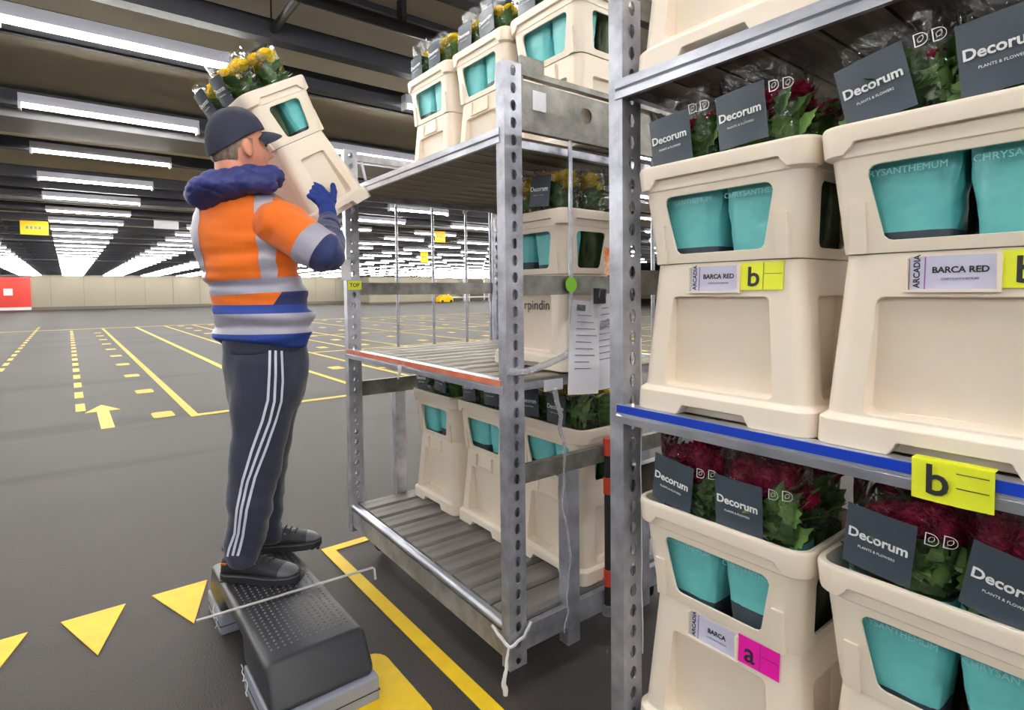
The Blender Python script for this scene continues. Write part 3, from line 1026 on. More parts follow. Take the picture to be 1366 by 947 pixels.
CS = []
GA, GB = 'containers on the orange-strip trolley', 'containers on the blue-strip trolley'
for tier, z in (('bottom deck', .2415), ('top shelf', 1.80)):
    for i, (y, wh) in enumerate(((2.415, 'by the yellow-tagged post'), (2.0, 'in the middle'), (1.585, 'by the end panel'))):
        CS.append(container(facing(1.545 + .006 * i, y, z, rnd.uniform(-1.2, 1.2)), 'cream flower container %s, on the %s of the orange-strip trolley' % (wh, tier), 'yellow', GA,
                            '%s container %s' % (tier, wh), 10 + i * 5 + (40 if z > 1 else 0), leans=((rnd.uniform(-6, 4), 4), (rnd.uniform(-4, 6), 3))))
cm = container(facing(1.465, 1.585, 1.02, 1), 'cream flower container with handwriting, alone on the middle shelf', 'yellow', GA, 'lone handwritten middle shelf container', 77)
CS.append(cm)
bx = 1.214
for tier, z, nm in (('bottom deck', .2415, 'low'), ('middle shelf', 1.02, 'mid'), ('top shelf', 1.80, 'top')):
    for i, (y, wh) in enumerate(((.668, 'by the slotted post'), (.256, 'second from the slotted post'))):
        sd = 100 + i * 6 + {'low': 0, 'mid': 20, 'top': 40}[nm]
        lean = {'mid0': ((-7, 8), (-2, 6)), 'mid1': ((-8, 6), (-4, 8)), 'low0': ((4, 8), (3, 9)), 'low1': ((6, 8), (7, 9))}.get(nm + str(i), ((0, 3), (0, 3)))
        c = container(facing(bx, y, z, -.6 if nm == 'low' else 0), 'cream flower container %s on the %s of the blue-strip trolley' % (wh, tier), 'red', GB,
                      '%s container %s' % (tier, wh), sd, True, lean, sides=('post side', 'inner side'))
        CS.append(c)
        if nm in ('low', 'mid'):
            # the variety card and the lot label
            k = sticker(c, 'variety_card', -.064, .046, .274, .328, 'card', 'pale lavender variety card')
            words(k, 'ARCADIA', .0125, 'ink', -.054, -.024, .0003, 'LEFT', 90)
            MB().box(-.044, -.0425, -.0014, -.0008, -.026, .026).obj('violet_line', 'card_v', k)
            words(k, 'BARCA RED' if nm == 'mid' else 'BARCA', .0135, 'ink', .002, .004, .0004, 'CENTER')
            words(k, 'CHRYSANTHEMUM', .0055, 'ink_l', .002, -.010, 0, 'CENTER')
            if nm == 'mid' or i == 0:
                k = sticker(c, 'lot_label', .052, .140, .276, .332, 'tag_y' if nm == 'mid' else 'tag_p', 'yellow label with b' if nm == 'mid' else 'pink label with a')
                words(k, 'b' if nm == 'mid' else 'a', .056, 'ink', .066, -.003, .0008)
                MB().box(.1, .1008, -.0012, -.0008, -.027, .027).obj('printed_rule', 'ink', k)
                MB().box(.102, .138, -.0012, -.0008, .004, .0048).obj('printed_rule', 'ink', k)


# ------------------------------------------------------------------ papers, tags and strings on the trolleys
def curved_sheet(name, m, wd, ht, parent, mw, curl=.01, n=8, th=.0006):
    mb = MB()
    f = lambda u, v: curl * math.sin(v * 5.2) * (0.4 + u) + curl * .6 * math.sin(u * 4 + v * 3)
    for side in (0, th):
        vs = [((i / n - .5) * wd, f(i / n, j / n) + side, -j / n * ht) for j in range(n + 1) for i in range(n + 1)]
        fs = [(j * (n + 1) + i, j * (n + 1) + i + 1, (j + 1) * (n + 1) + i + 1, (j + 1) * (n + 1) + i) for j in range(n) for i in range(n)]
        mb.add(vs, fs)
    return mb.obj(name, m, parent, 180, mw)


NEAR_Y = 1.365
for k, (x, z, rz, wd, ht, wh) in enumerate(((1.365, 1.262, 5, .14, .31, 'under the black clip, with the larger barcode'), (1.462, 1.285, -3, .12, .33, 'beside the post, overlapping another sheet'))):
    sh = curved_sheet('delivery_note', 'paper', wd, ht, None, T(x, NEAR_Y - .046 + k * .018, z) @ RY(rz), .006)
    tag(sh, 'crumpled white printed delivery note hung ' + wh, 'paper', 'delivery notes on the trolley end')
    for j in range(9):
        MB().box(-wd * .38, wd * (.1 + .25 * ((j * 37) % 7) / 7), -.0085, -.0078, -.05 - j * .022, -.047 - j * .022).obj('printed_line', 'ink_l', sh)
    for j in range(10): MB().box(-wd * .4 + j * .004, -wd * .4 + j * .004 + .0022, -.0085, -.0078, -.034, -.014).obj('barcode_bar', 'ink', sh)
cp = thing('paper_clip', 'dark metal clamp holding delivery notes to the trolley rail', 'clip', T(1.41, NEAR_Y - .046, 1.275))
MB().box(-.022, .022, -.02, -.004, -.022, .03).obj('clamp_jaw', 'rubber', cp)
MB().tube([(-.016, -.024, .0), (-.016, -.03, .028), (.016, -.03, .028), (.016, -.024, 0)], .002, 6).obj('clamp_lever', 'steel_d', cp)
g = MB().tube([(1.335, NEAR_Y + .004, 1.318), (1.335, NEAR_Y + .0005, 1.318)], .026, 20).obj('round_sticker', 'green_st')
tag(g, 'round green sticker on the trolley middle rail', 'sticker')
g = curved_sheet('orange_tag', 'orange_tag', .06, .1, None, T(1.512, NEAR_Y - .014, 1.45), .004)
tag(g, 'orange and white patterned tag hanging by the slotted post', 'tag')
st = MB().box(1.175, 1.232, NEAR_Y + .0055, NEAR_Y + .0085, 1.872, 1.934).obj('white_sticker', 'paper')
tag(st, 'torn white sticker on the trolley end panel beside the post', 'sticker')
st = MB().box(1.46, 1.60, NEAR_Y + .0035, NEAR_Y + .0065, 1.835, 1.925).obj('notice_sticker', 'card')
tag(st, 'printed grey notice sticker beside the round panel hole', 'sticker')
for j, (a, b) in enumerate(((1.465, 1.52), (1.465, 1.505), (1.465, 1.56), (1.465, 1.54))): MB().box(a, b, NEAR_Y + .0025, NEAR_Y + .0035, 1.91 - j * .016, 1.914 - j * .016).obj('printed_line', 'ink', st)
MB().box(1.462, 1.598, NEAR_Y + .0025, NEAR_Y + .0035, 1.838, 1.845).obj('printed_bar', 'ink', st)
st = MB().box(1.235, 1.32, NEAR_Y + .03, NEAR_Y + .034, .962, .999).obj('white_sticker', 'paper')
tag(st, 'worn white sticker on the trolley middle shelf side', 'sticker')
tp = thing('yellow_tag', 'small yellow tag with black letters on the slotted trolley post', 'tag', T(1.118, 2.675, 1.335))
MB().box(-.034, .036, -.003, .0, -.022, .022).obj('tag_card', 'tag_y', tp)
link('lettering', text_mesh('TOP', .026, 'ink', .0004, 'CENTER'), tp, T(0, -.0035, 0) @ RX(90))
wt = curved_sheet('white_tag', 'paper', .05, .10, None, T(1.068, 2.655, 1.46), .003)
tag(wt, 'white paper tag hanging on the post beside the yellow tag', 'tag')
# yellow b label hung over the blue strip
yb = thing('lot_label', 'large yellow label with a black b hung on the blue shelf strip', 'label', T(1.041, .248, 1.03))
mbl = MB()
mbl.rings([[(0, y, 0), (-.0012, y, 0), (-.0012 - .004 * math.sin(i), y, -.062), (-.004 * math.sin(i), y, -.062)] for i, y in enumerate((.052, .02, -.01, -.05))])
mbl.box(0, .02, -.05, .052, .0, .0012)
mbl.obj('label_card', 'tag_y', yb)
link('lettering', text_mesh('b', .066, 'ink', .001, 'CENTER'), yb, T(-.0062, .018, -.03) @ RZ(-90) @ RX(90))
for z in (-.012, -.034): MB().box(-.0062, -.0052, -.045, -.006, z, z + .0012).obj('printed_rule', 'ink', yb)
# handwriting on the bucket of the middle shelf
words(cm, 'rpindin', .05, 'ink', .02, .225, 0, 'CENTER', 0, face_pt(.225) + .016)
k = sticker(cm, 'variety_card', -.064, .046, .274, .328, 'card')


def string(name, label, pts, r, m='string', cat='string', n=6, seed=0, wob=.006):
    rr = random.Random(seed)
    out = []
    for a, b in zip(pts[:-1], pts[1:]):
        a, b = Vector(a), Vector(b)
        for k in range(4):
            out.append(a.lerp(b, k / 4) + Vector((rr.uniform(-wob, wob), rr.uniform(-wob, wob), 0)))
    out.append(Vector(pts[-1]))
    return tag(MB().tube(out, r, n).obj(name, m, None, 60), label, cat)


string('string', 'thin white string hanging along the slotted post of the blue-strip trolley', [(1.11, .892, 1.18), (1.108, .89, 1.02), (1.104, .888, .8), (1.108, .888, .55), (1.112, .89, .38)], .0016, seed=2, wob=.002)
string('plastic_twine', 'long twisted clear plastic twine hanging beside the trolley end leg', [(1.235, 1.34, .98), (1.27, 1.34, .80), (1.262, 1.34, .6), (1.29, 1.335, .42), (1.285, 1.335, .3), (1.26, 1.335, .16)], [.010, .009, .008, .007, .006, .006, .005, .005, .005, .005, .005, .005, .005, .005, .004, .004, .004, .003, .003, .003, .002], 'film2', 'twine', seed=3)
string('plastic_tie', 'white plastic tie knotted around the foot of the trolley post', [(1.042, 1.44, .222), (1.04, 1.37, .195), (1.048, 1.352, .188), (1.10, 1.35, .205), (1.132, 1.352, .24)], .0055, seed=4, wob=.002)
string('plastic_tail', 'loose white plastic strip dangling from the trolley post foot', [(1.044, 1.356, .19), (1.03, 1.352, .14), (1.02, 1.352, .09), (1.024, 1.35, .05)], [.004, .004, .005, .005, .006, .006, .007, .007, .008, .008, .009, .009, .008], seed=5, wob=.002)
string('film_strip', 'clear stretch film strip tied across the trolley end at the middle shelf', [(1.05, 1.356, 1.05), (1.13, 1.35, 1.045), (1.28, 1.345, 1.08), (1.42, 1.345, 1.16), (1.56, 1.35, 1.21)], .012, 'film2', 'film', seed=6)
string('film_scrap', 'scrap of plastic film knotted on a far end rod', [(1.79, 2.68, 1.80), (1.785, 2.67, 1.76), (1.77, 2.67, 1.735)], [.012, .022, .014, .02, .012, .016, .012, .01, .006], 'string', 'film', seed=7)
string('paper_scrap', 'white scrap hanging from the orange shelf strip', [(1.053, 2.07, 1.0), (1.05, 2.075, .97), (1.048, 2.08, .945)], [.006, .009, .007, .007, .006, .006, .005, .004, .003], 'string', 'paper scrap', seed=8, wob=.002)
# red-capped gas spring rod at the back of the trolley end
rp = thing('strut_rod', 'dark upright strut with red caps at the trolley end', 'strut', T(1.497, 1.352, 0))
MB().tube([(0, 0, .145), (0, 0, .76)], .013, 12).obj('strut_tube', 'rubber', rp, 60)
for z in (.235, .57, .71): MB().tube([(0, 0, z), (0, 0, z + .06)], .0165, 12).obj('red_cap', 'redcap', rp, 60)
MB().tube([(0, 0, .13), (0, 0, .165)], .024, 12).obj('strut_foot', 'steel', rp, 60)

# ------------------------------------------------------------------ step stool and hook rod
so = thing('step_stool', 'black plastic step stool with studded top on grey feet', 'stool', T(.578, 2.13, 0))


def bev(mb, wd=.012, seg=3, ang=35):
    return [('BEVEL', dict(width=wd, segments=seg, limit_method='ANGLE', angle_limit=math.radians(ang)))]


def stool_body():
    # long profile (y, z) swept across x with an arch under the middle; near end at -y
    prof = [(-.475, .078), (-.405, .2), (.405, .2), (.44, .078), (.20, .078), (.17, .135), (-.10, .135), (-.15, .078)]
    mb = MB()
    n = len(prof)
    vs = [(x * (1.0 if z > .1 else 1.04), y, z) for x in (-.155, .155) for y, z in prof]
    fs = [tuple(range(n)), tuple(range(2 * n - 1, n - 1, -1))] + [(i, n + i, n + (i + 1) % n, (i + 1) % n) for i in range(n)]
    mb.add(vs, fs)
    me = mb.mesh('stool_top', 'stool')
    r = evaluated(me, bev(mb, .022, 4, 30))
    r.polygons.foreach_set('use_smooth', [True] * len(r.polygons))
    r.set_sharp_from_angle(angle=math.radians(50))
    return r


link('stool_top', stool_body(), so)
for a, b in ((-.49, -.16), (.20, .445)):
    fm = evaluated(MB().box(-.163, .163, a, b, 0, .079).mesh('foot', 'stool_g'), bev(None, .006, 2))
    link('foot', fm, so)
    MB().box(-.1645, .1645, a - .0015, b + .0015, .034, .037).obj('foot_groove', 'rubber', so)
sm_ = MB()
for i in range(13):
    for j in range(30):
        x, y = -.12 + i * .02, -.335 + j * .0225
        sm_.ellipsoid((x, y, .2), (.0042, 0, 0), (0, .0042, 0), (0, 0, .0032), 6, 4)
q = sm_.obj('studs', 'stud', so, 180)
q['kind'] = 'stuff'
for i in range(2):
    string('string', 'white string loops tied at the far foot of the step stool' if i == 0 else 'white string wound around the near foot of the step stool',
           ([(.405, 2.40, .10), (.398, 2.37, .06), (.404, 2.34, .075), (.40, 2.33, .04), (.408, 2.36, .03)] if i == 0 else [(.409, 1.96, .09), (.403, 1.92, .06), (.405, 1.90, .075), (.404, 1.88, .03)]), .0018, seed=20 + i, wob=.004)
p0, p1 = at(262, 828, Z=.209), at(497, 757, Z=.209)
hook = thing('hook_rod', 'thin pale metal rod with bent end lying across the step stool', 'rod', T(*p0))
d = p1 - p0
MB().tube([(0, 0, 0), d * .5, d, d + Vector((.004, -.006, -.004)), d + Vector((.006, -.01, -.045))], .0048, 8).obj('rod_bar', 'rod', hook, 60)


# ------------------------------------------------------------------ the container in the man's hands
ZU = Vector((0, 0, 1))
FH = Vector((math.sin(YAW), math.cos(YAW), 0))
# measured pose: columns are the container's own axes
hx, hy, hu = Vector((.13715, -.98537, .10116)), Vector((.8451, .16967, .50697)), Vector((-.51671, .01595, .85601))
Oh = Vector((.9376, 2.5604, 1.6388))
MH = Matrix(((hx.x, hy.x, hu.x, Oh.x), (hx.y, hy.y, hu.y, Oh.y), (hx.z, hy.z, hu.z, Oh.z), (0, 0, 0, 1)))
held = container(MH, 'tilted cream flower container held up by the man in orange', 'yellow', 'containers on the orange-strip trolley', 'tilted container in the man\'s hands', 201,
                 leans=((-5, 6), (3, 5)), sides=('inner side', 'outer side'), swap=True)


# ------------------------------------------------------------------ the man
def P(x, y, D): return at(x, y, D=D)


# the man's own frame: FM away from where he is looked at, RM to the side; KM = width factor off the lens axis
FM = ray(328, 392)
FM.z = 0
FM.normalize()
RM = Vector((FM.y, -FM.x, 0))
KM = FM.dot(FH)


def remesh(mb, vox, it=6, mats='skin', fac=.5):
    me = mb.mesh('body', mats)
    r = evaluated(me, [('REMESH', dict(mode='VOXEL', voxel_size=vox)), ('SMOOTH', dict(factor=fac, iterations=it))])
    r.polygons.foreach_set('use_smooth', [True] * len(r.polygons))
    return r


def wrinkle(me, fn):
    ns = [v.normal.copy() for v in me.vertices]
    for v, n in zip(me.vertices, ns): v.co += n * fn(v.co)
    me.update()


def setmats(me, mats):
    me.materials.clear()
    for m in mats: me.materials.append(M[m])
    me.polygons.foreach_set('material_index', [0] * len(me.polygons))


def cut(me, planes):
    bm = bmesh.new()
    bm.from_mesh(me)
    for co, no in planes:
        bmesh.ops.bisect_plane(bm, geom=bm.verts[:] + bm.edges[:] + bm.faces[:], plane_co=co, plane_no=no, dist=1e-5)
    bm.to_mesh(me)
    bm.free()
    me.update()


def extract(name, me, pred, m, parent, off=.002):
    """the faces that satisfy pred, lifted off the surface, as a part of its own"""
    ns = [v.normal.copy() for v in me.vertices]
    use, vs, fs = {}, [], []
    for p in me.polygons:
        if pred(p.center):
            f = []
            for i in p.vertices:
                if i not in use:
                    use[i] = len(vs)
                    vs.append(me.vertices[i].co + ns[i] * off)
                f.append(use[i])
            fs.append(tuple(f))
    if not fs: return None
    return MB().add(vs, fs).obj(name, m, parent, 180)


man = thing('person', 'person in orange high-visibility jacket and dark cap lifting a flower container', 'person', T(.6, 2.32, .2))
INV = T(-.6, -2.32, -.2)


def part(name, me, parent=None):
    o = bpy.data.objects.new(name, me)
    COL.objects.link(o)
    o.parent = parent if parent is not None else man
    if parent is None: o.matrix_local = INV
    return o


DT = 2.17
ph = math.radians(62)
TF = RM * math.cos(ph) + FM * math.sin(ph)
TL = -RM * math.sin(ph) + FM * math.cos(ph)


def ering(c, A, B, n=28): return [c + A * math.cos(2 * PI * k / n) + B * math.sin(2 * PI * k / n) for k in range(n)]


def torso_ring(y, xl, xr, D=None, k=1.0, sq=.64):
    D = D or 2.11 + .11 * (y - 246) / 217
    c = P((xl + xr) / 2, y, D)
    h = (xr - xl) / 2 * D / FPX * k * KM
    a = h / .925
    return ering(c, TL * a, TF * a * sq)


tors = [(246, 300, 342), (256, 282, 362), (270, 264, 384), (288, 257, 392), (312, 256, 396), (340, 259, 398), (368, 268, 400), (394, 279, 407), (418, 283, 415), (440, 284, 417), (452, 288, 413), (458, 296, 405)]
jk = MB()
jk.rings([torso_ring(*r) for r in tors])
S_r, E_r, W_r = P(374, 299, 2.06), P(437, 341, 2.03), P(438, 300, 2.2)
hand_c = None
# palm rests on the end face of the container
tP = (Oh + hx * .165 - CAM).dot(hx) / ray(432, 272).dot(hx)
HP = CAM + ray(432, 272) * tP
W_r = P(439, 299, tP - .085)
S_l, E_l = P(288, 300, 2.24), P(328, 318, 2.50)
HL = Oh + hx * -.20 + hy * -.02 + hu * .16
W_l = HL + (E_l - HL).normalized() * .10
slr = MB()
slr.tube([P(352, 296, 2.10), S_r, S_r.lerp(E_r, .35), S_r.lerp(E_r, .7), E_r, E_r.lerp(W_r, .15), E_r.lerp(W_r, .5), E_r.lerp(W_r, .85), W_r], [.07, .088, .086, .08, .072, .066, .056, .047, .044], 18)
slr.ellipsoid(E_r, RM * .062, FM * .062, ZU * .062)
sll = MB()
sll.tube([P(305, 297, 2.18), S_l, S_l.lerp(E_l, .4), S_l.lerp(E_l, .8), E_l, E_l.lerp(W_l, .3), E_l.lerp(W_l, .7), W_l], [.07, .076, .076, .072, .068, .062, .052, .044], 18)


def fold(scale, amp, sx=1, sy=1, sz=1, seed=0.0):
    return lambda c: amp * (noise.noise(Vector((c.x * sx * scale + seed, c.y * sy * scale, c.z * sz * scale))) + .5 * noise.noise(Vector((c.x * sx * scale * 2.3, c.y * sy * scale * 2.3 + seed, c.z * sz * scale * 2.3))))


jme = remesh(jk, .009, 4)
zt = lambda y: P(330, y, DT - .1).z
cz0 = P(330, 300, DT)
lean_n = Vector((0, 0, 1))


def jfold(c):
    w_ = max(0.0, min(1.0, (1.62 - c.z) / .35))
    return fold(5.5, .014, .6, .6, 1.5)(c) + w_ * .026 * noise.noise(Vector((c.x * 4 + c.z * 9, c.y * 4, c.z * 26))) + .006 * math.exp(-((c.z - zt(414)) / .02) ** 2)


wrinkle(jme, jfold)
bandn = (ZU - RM * .05).normalized()
z_h1, z_h2, z_h3 = zt(407), zt(419), zt(447)
w1, w2 = P(330, 372, DT - .1), P(330, 392, DT - .1)
c0 = P(328, 320, DT)
wn = (ZU - RM * 1.5).normalized()
wc = Vector((c0.x, c0.y, z_h1)) + RM * .085
planes = [(wc, wn), ((0, 0, z_h1), ZU), ((0, 0, z_h2), ZU), ((0, 0, z_h3), ZU), (w1, bandn), (w2, bandn)]
s_in, s_out = .108, .158
for s in (-1, 1):
    for q in (s_in, s_out): planes.append((c0 + TL * (s * q), TL))
cut(jme, planes)
setmats(jme, ['orange', 'royal', 'navy'])
for p in jme.polygons:
    c = p.center
    if c.z < z_h1: p.material_index = 1
    elif (c - wc).dot(wn) < 0 and (c - w2).dot(bandn) < 0: p.material_index = 2
jacket = part('jacket', jme)
extract('reflective_band', jme, lambda c: z_h3 < c.z < z_h2, 'reflect', jacket)
extract('reflective_band', jme, lambda c: (c - w1).dot(bandn) < 0 < (c - w2).dot(bandn), 'reflect', jacket)
for s in (-1, 1):
    extract('shoulder_stripe', jme, lambda c, s=s: s_in < s * (c - c0).dot(TL) < s_out and (c - w1).dot(bandn) > 0, 'reflect', jacket, .0024)
for nm, mbb, S, E_, Wr, sd in (('sleeve', slr, S_r, E_r, W_r, 3.0), ('sleeve', sll, S_l, E_l, W_l, 8.0)):
    me = remesh(mbb, .008, 4)
    ax = (E_ - S).normalized()
    wrinkle(me, lambda c: fold(9, .012, 1, 1, 1, sd)(c) + .006 * math.sin((c - S).dot(ax) * 70) * noise.noise(c * 6))
    bA, bB = S.lerp(E_, .58), S.lerp(E_, .90)

    def fore(c, S=S, E_=E_, Wr=Wr):
        def ds(a, b):
            t = max(0, min(1, (c - a).dot(b - a) / (b - a).length_squared))
            return (c - a.lerp(b, t)).length
        return ds(E_, Wr) + .012 < ds(S, E_)
    cut(me, [(bA, ax), (bB, ax)])
    setmats(me, ['orange', 'navy'])
    for p in me.polygons:
        if (p.center - bB).dot(ax) > 0 or fore(p.center): p.material_index = 1
    so_ = part('sleeve', me, jacket)
    extract('reflective_band', me, lambda c: (c - bA).dot(ax) > 0 > (c - bB).dot(ax) and not fore(c), 'reflect', so_)
# collar and hood of quilted navy cloth
hd = MB()
nk = P(324, 238, 2.09)
ringp = []
for k in range(17):
    a = 2 * PI * k / 16
    ringp.append(nk + (RM * math.cos(a) * .105 + FM * math.sin(a) * .10) + ZU * (-.012 + .02 * math.cos(a)))
hd.tube(ringp, .04, 12)
hd.ellipsoid(P(300, 250, 2.03), RM * .125, FM * .10, ZU * .058 + RM * .02)
hd.ellipsoid(P(278, 262, 2.06), RM * .082, FM * .11, ZU * .048)
hd.ellipsoid(P(336, 243, 2.02), RM * .085, FM * .06, ZU * .042)
hme_ = remesh(hd, .008, 5)


def quilt(c):
    u, v = c.dot(RM), c.z + .4 * c.dot(RM)
    w_ = c.z - .7 * c.dot(RM)
    return -.005 * max(math.exp(-(((v * 22) % 1) - .5) ** 2 / .012), math.exp(-(((w_ * 20) % 1) - .5) ** 2 / .012)) + fold(8, .012, 1, 1, 1.6)(c)


wrinkle(hme_, quilt)
setmats(hme_, ['hood'])
part('hood', hme_, jacket)
mbx = MB().tube([P(350, 247, 2.03), P(361, 243, 2.06), P(369, 246, 2.09)], [.02, .016, .01], 10)
setm = remesh(mbx, .006, 3)
setmats(setm, ['orange'])
part('collar_flap', setm, jacket)

# trousers
tr = MB()
hip = [(440, 300, 410), (455, 298, 412), (480, 298, 412), (505, 300, 411), (528, 304, 407), (545, 309, 402)]
pp = math.radians(20)
PFv = RM * math.cos(pp) + FM * math.sin(pp)
PLv = -RM * math.sin(pp) + FM * math.cos(pp)


def oring(x, y, hw, D, dep): return ering(P(x, y, D), RM * (hw * D / FPX * KM), FM * dep)


tr.rings([oring((a + b) / 2, y, (b - a) / 2, 2.23, .125 if y < 470 else .15) for y, a, b in hip])
tr.rings([oring(x, y, hw, D, dp) for x, y, hw, D, dp in ((352, 505, 48, 2.19, .085), (352, 540, 46, 2.18, .088), (349, 575, 40, 2.16, .088), (342, 610, 36, 2.14, .085), (336, 650, 33, 2.13, .078), (331, 690, 30, 2.12, .072), (326, 725, 27, 2.115, .066), (324, 744, 25, 2.11, .062), (324, 752, 22, 2.11, .056))])
tr.rings([oring(x, y, hw, D, dp) for x, y, hw, D, dp in ((366, 505, 44, 2.32, .085), (368, 535, 37, 2.33, .085), (364, 565, 30, 2.34, .085), (360, 610, 27, 2.35, .08), (357, 650, 26, 2.36, .075), (354, 690, 25, 2.37, .07), (352, 712, 24, 2.37, .066), (352, 722, 22, 2.37, .06))])
tme_ = remesh(tr, .009, 5)


def tfold(c):
    low = max(0.0, min(1.0, (.85 - c.z) / .4))
    return fold(6, .013, 1, 1, .8)(c) + low * .014 * noise.noise(Vector((c.x * 5, c.y * 5, c.z * 20 + c.dot(RM) * 12)))


wrinkle(tme_, tfold)
setmats(tme_, ['trouser'])
trousers = part('trousers', tme_)
bvh = BVHTree.FromPolygons([v.co.copy() for v in tme_.vertices], [tuple(p.vertices) for p in tme_.polygons])
for path in (((307, 95), (305, 180), (300, 265), (280, 340), (245, 440), (215, 540), (195, 640), (188, 720), (170, 770), (163, 803)),
             ((326, 95), (326, 180), (322, 270), (305, 340), (268, 440), (232, 540), (210, 640), (200, 720), (188, 765), (180, 800)),
             ((346, 95), (350, 200), (345, 270), (325, 340), (290, 440), (255, 530), (228, 640), (215, 730), (205, 770), (196, 800))):
    pts = []
    for (ax_, ay_), (bx_, by_) in zip(path[:-1], path[1:]):
        for k in range(8): pts.append((240 + (ax_ + (bx_ - ax_) * k / 8) / 2.559, 430 + (ay_ + (by_ - ay_) * k / 8) / 2.559))
    hit = []
    for x, y in pts:
        h, n, i, dd = bvh.ray_cast(CAM, ray(x, y).normalized())
        if h and dd < 2.6: hit.append((h, n))
    vs, fs = [], []
    for k, (h, n) in enumerate(hit):
        t = (hit[min(k + 1, len(hit) - 1)][0] - hit[max(k - 1, 0)][0]).normalized()
        sd = n.cross(t).normalized() * .0046
        vs += [h + sd + n * .003, h - sd + n * .003]
        if k: fs.append((2 * k - 2, 2 * k - 1, 2 * k + 1, 2 * k))
    MB().add(vs, fs).obj('side_stripe', 'stripe', trousers, 180)
wbm = MB()
wbm.rings([oring(355, y, hw, 2.23, .135) for y, hw in ((446, 50), (452, 54), (464, 56), (469, 56))])
setm = remesh(wbm, .008, 2)
setmats(setm, ['capm'])
part('waistband', setm, trousers)

# head
HC = P(319, 197, 2.06)
pf = math.radians(24)
tl_ = math.radians(4)
Fx = (RM * math.cos(pf) + FM * math.sin(pf)) * math.cos(tl_) + ZU * math.sin(tl_)
Ly = -RM * math.sin(pf) + FM * math.cos(pf)
Uz = Fx.cross(Ly)
HS = 1.02


def hl(x, y, z): return HC + (Fx * x + Ly * y + Uz * z) * HS


def head_pt(d):
    """surface point of the head for a unit direction"""
    x, y, z = d
    px, py, pz = x * .096, y * .075, z * .118
    if z < 0:
        t = -z
        py *= 1 - .30 * t * t
        px += .016 * t * max(0, x + .3) - .02 * t * t * max(0, -x)
    if x > 0:
        px -= .006 * math.exp(-((z - .12) / .14) ** 2) * math.exp(-((abs(y) - .38) / .2) ** 2) * 2
        px += .006 * math.exp(-((z - .30) / .12) ** 2) * math.exp(-(y / .6) ** 2)
        px += .030 * math.exp(-(y / .13) ** 2) * (math.exp(-((z + .17) / .12) ** 2) + .45 * math.exp(-((z + .0) / .14) ** 2))
        px += .007 * math.exp(-(y / .3) ** 2) * (math.exp(-((z + .46) / .06) ** 2) + .9 * math.exp(-((z + .58) / .06) ** 2))
        px += .008 * math.exp(-(y / .35) ** 2) * math.exp(-((z + .86) / .14) ** 2)
    return px, py, pz


hdm = MB()
nu, nv = 72, 48
vs = [hl(*head_pt((0, 0, -1)))]
for j in range(1, nv):
    t = -PI / 2 + PI * j / nv
    for i in range(nu):
        p = 2 * PI * i / nu
        vs.append(hl(*head_pt((math.cos(t) * math.cos(p), math.cos(t) * math.sin(p), math.sin(t)))))
vs.append(hl(*head_pt((0, 0, 1))))
fs = [(0, 1 + (i + 1) % nu, 1 + i) for i in range(nu)]
for j in range(nv - 2):
    for i in range(nu): fs.append((1 + j * nu + i, 1 + j * nu + (i + 1) % nu, 1 + (j + 1) * nu + (i + 1) % nu, 1 + (j + 1) * nu + i))
fs += [(len(vs) - 1, 1 + (nv - 2) * nu + i, 1 + (nv - 2) * nu + (i + 1) % nu) for i in range(nu)]
hdm.add(vs, fs)
for s in (-1, 1):
    hdm.ellipsoid(hl(-.006, s * .078, -.012), Fx * .019 - Uz * .004, Ly * .009 - Fx * .004 * s, Uz * .032, 16, 10)
    hdm.ellipsoid(hl(-.002, s * .082, -.034), Fx * .010, Ly * .007, Uz * .011, 12, 8)
# the rest of the body inside the clothes, one continuous surface with the head
hdm.tube([hl(-.03, 0, -.05), hl(-.035, 0, -.12), P(326, 262, 2.12)], [.058, .06, .068], 20)
hdm.rings([torso_ring(y, a, b, None, .80) for y, a, b in tors])
for S, E_, Wr, H_ in ((S_r, E_r, W_r, HP), (S_l, E_l, W_l, HL)):
    hdm.tube([P(326, 290, 2.13), S, S.lerp(E_, .5), E_, E_.lerp(Wr, .5), Wr, Wr.lerp(H_, .6)], [.06, .052, .046, .038, .034, .026, .022], 14)
hdm.tube([P(355, 470, 2.22), P(352, 520, 2.18), P(342, 610, 2.14), P(331, 690, 2.12), P(322, 752, 2.11)], [.065, .06, .045, .038, .034], 14)
hdm.tube([P(358, 470, 2.28), P(367, 530, 2.33), P(360, 610, 2.35), P(354, 690, 2.37), P(350, 722, 2.37)], [.06, .055, .042, .038, .034], 14)
bme_ = remesh(hdm, .005, 2)
setmats(bme_, ['skin'])
body = part('body', bme_)
for s in (-1, 1):
    q = MB().ellipsoid(hl(.083, s * .031, .012), Fx * .006, Ly * .010, Uz * .0045, 12, 8).obj('eye', 'eye', body, 180)
    q = MB().tube([hl(.094, s * .016, .032), hl(.094, s * .032, .036), hl(.084, s * .048, .03)], [.003, .004, .002], 6).obj('eyebrow', 'hair', body, 180)
q = MB().ellipsoid(hl(.101, 0, -.061), Fx * .005, Ly * .022, Uz * .005, 14, 8).obj('mouth', 'lips', body, 180)
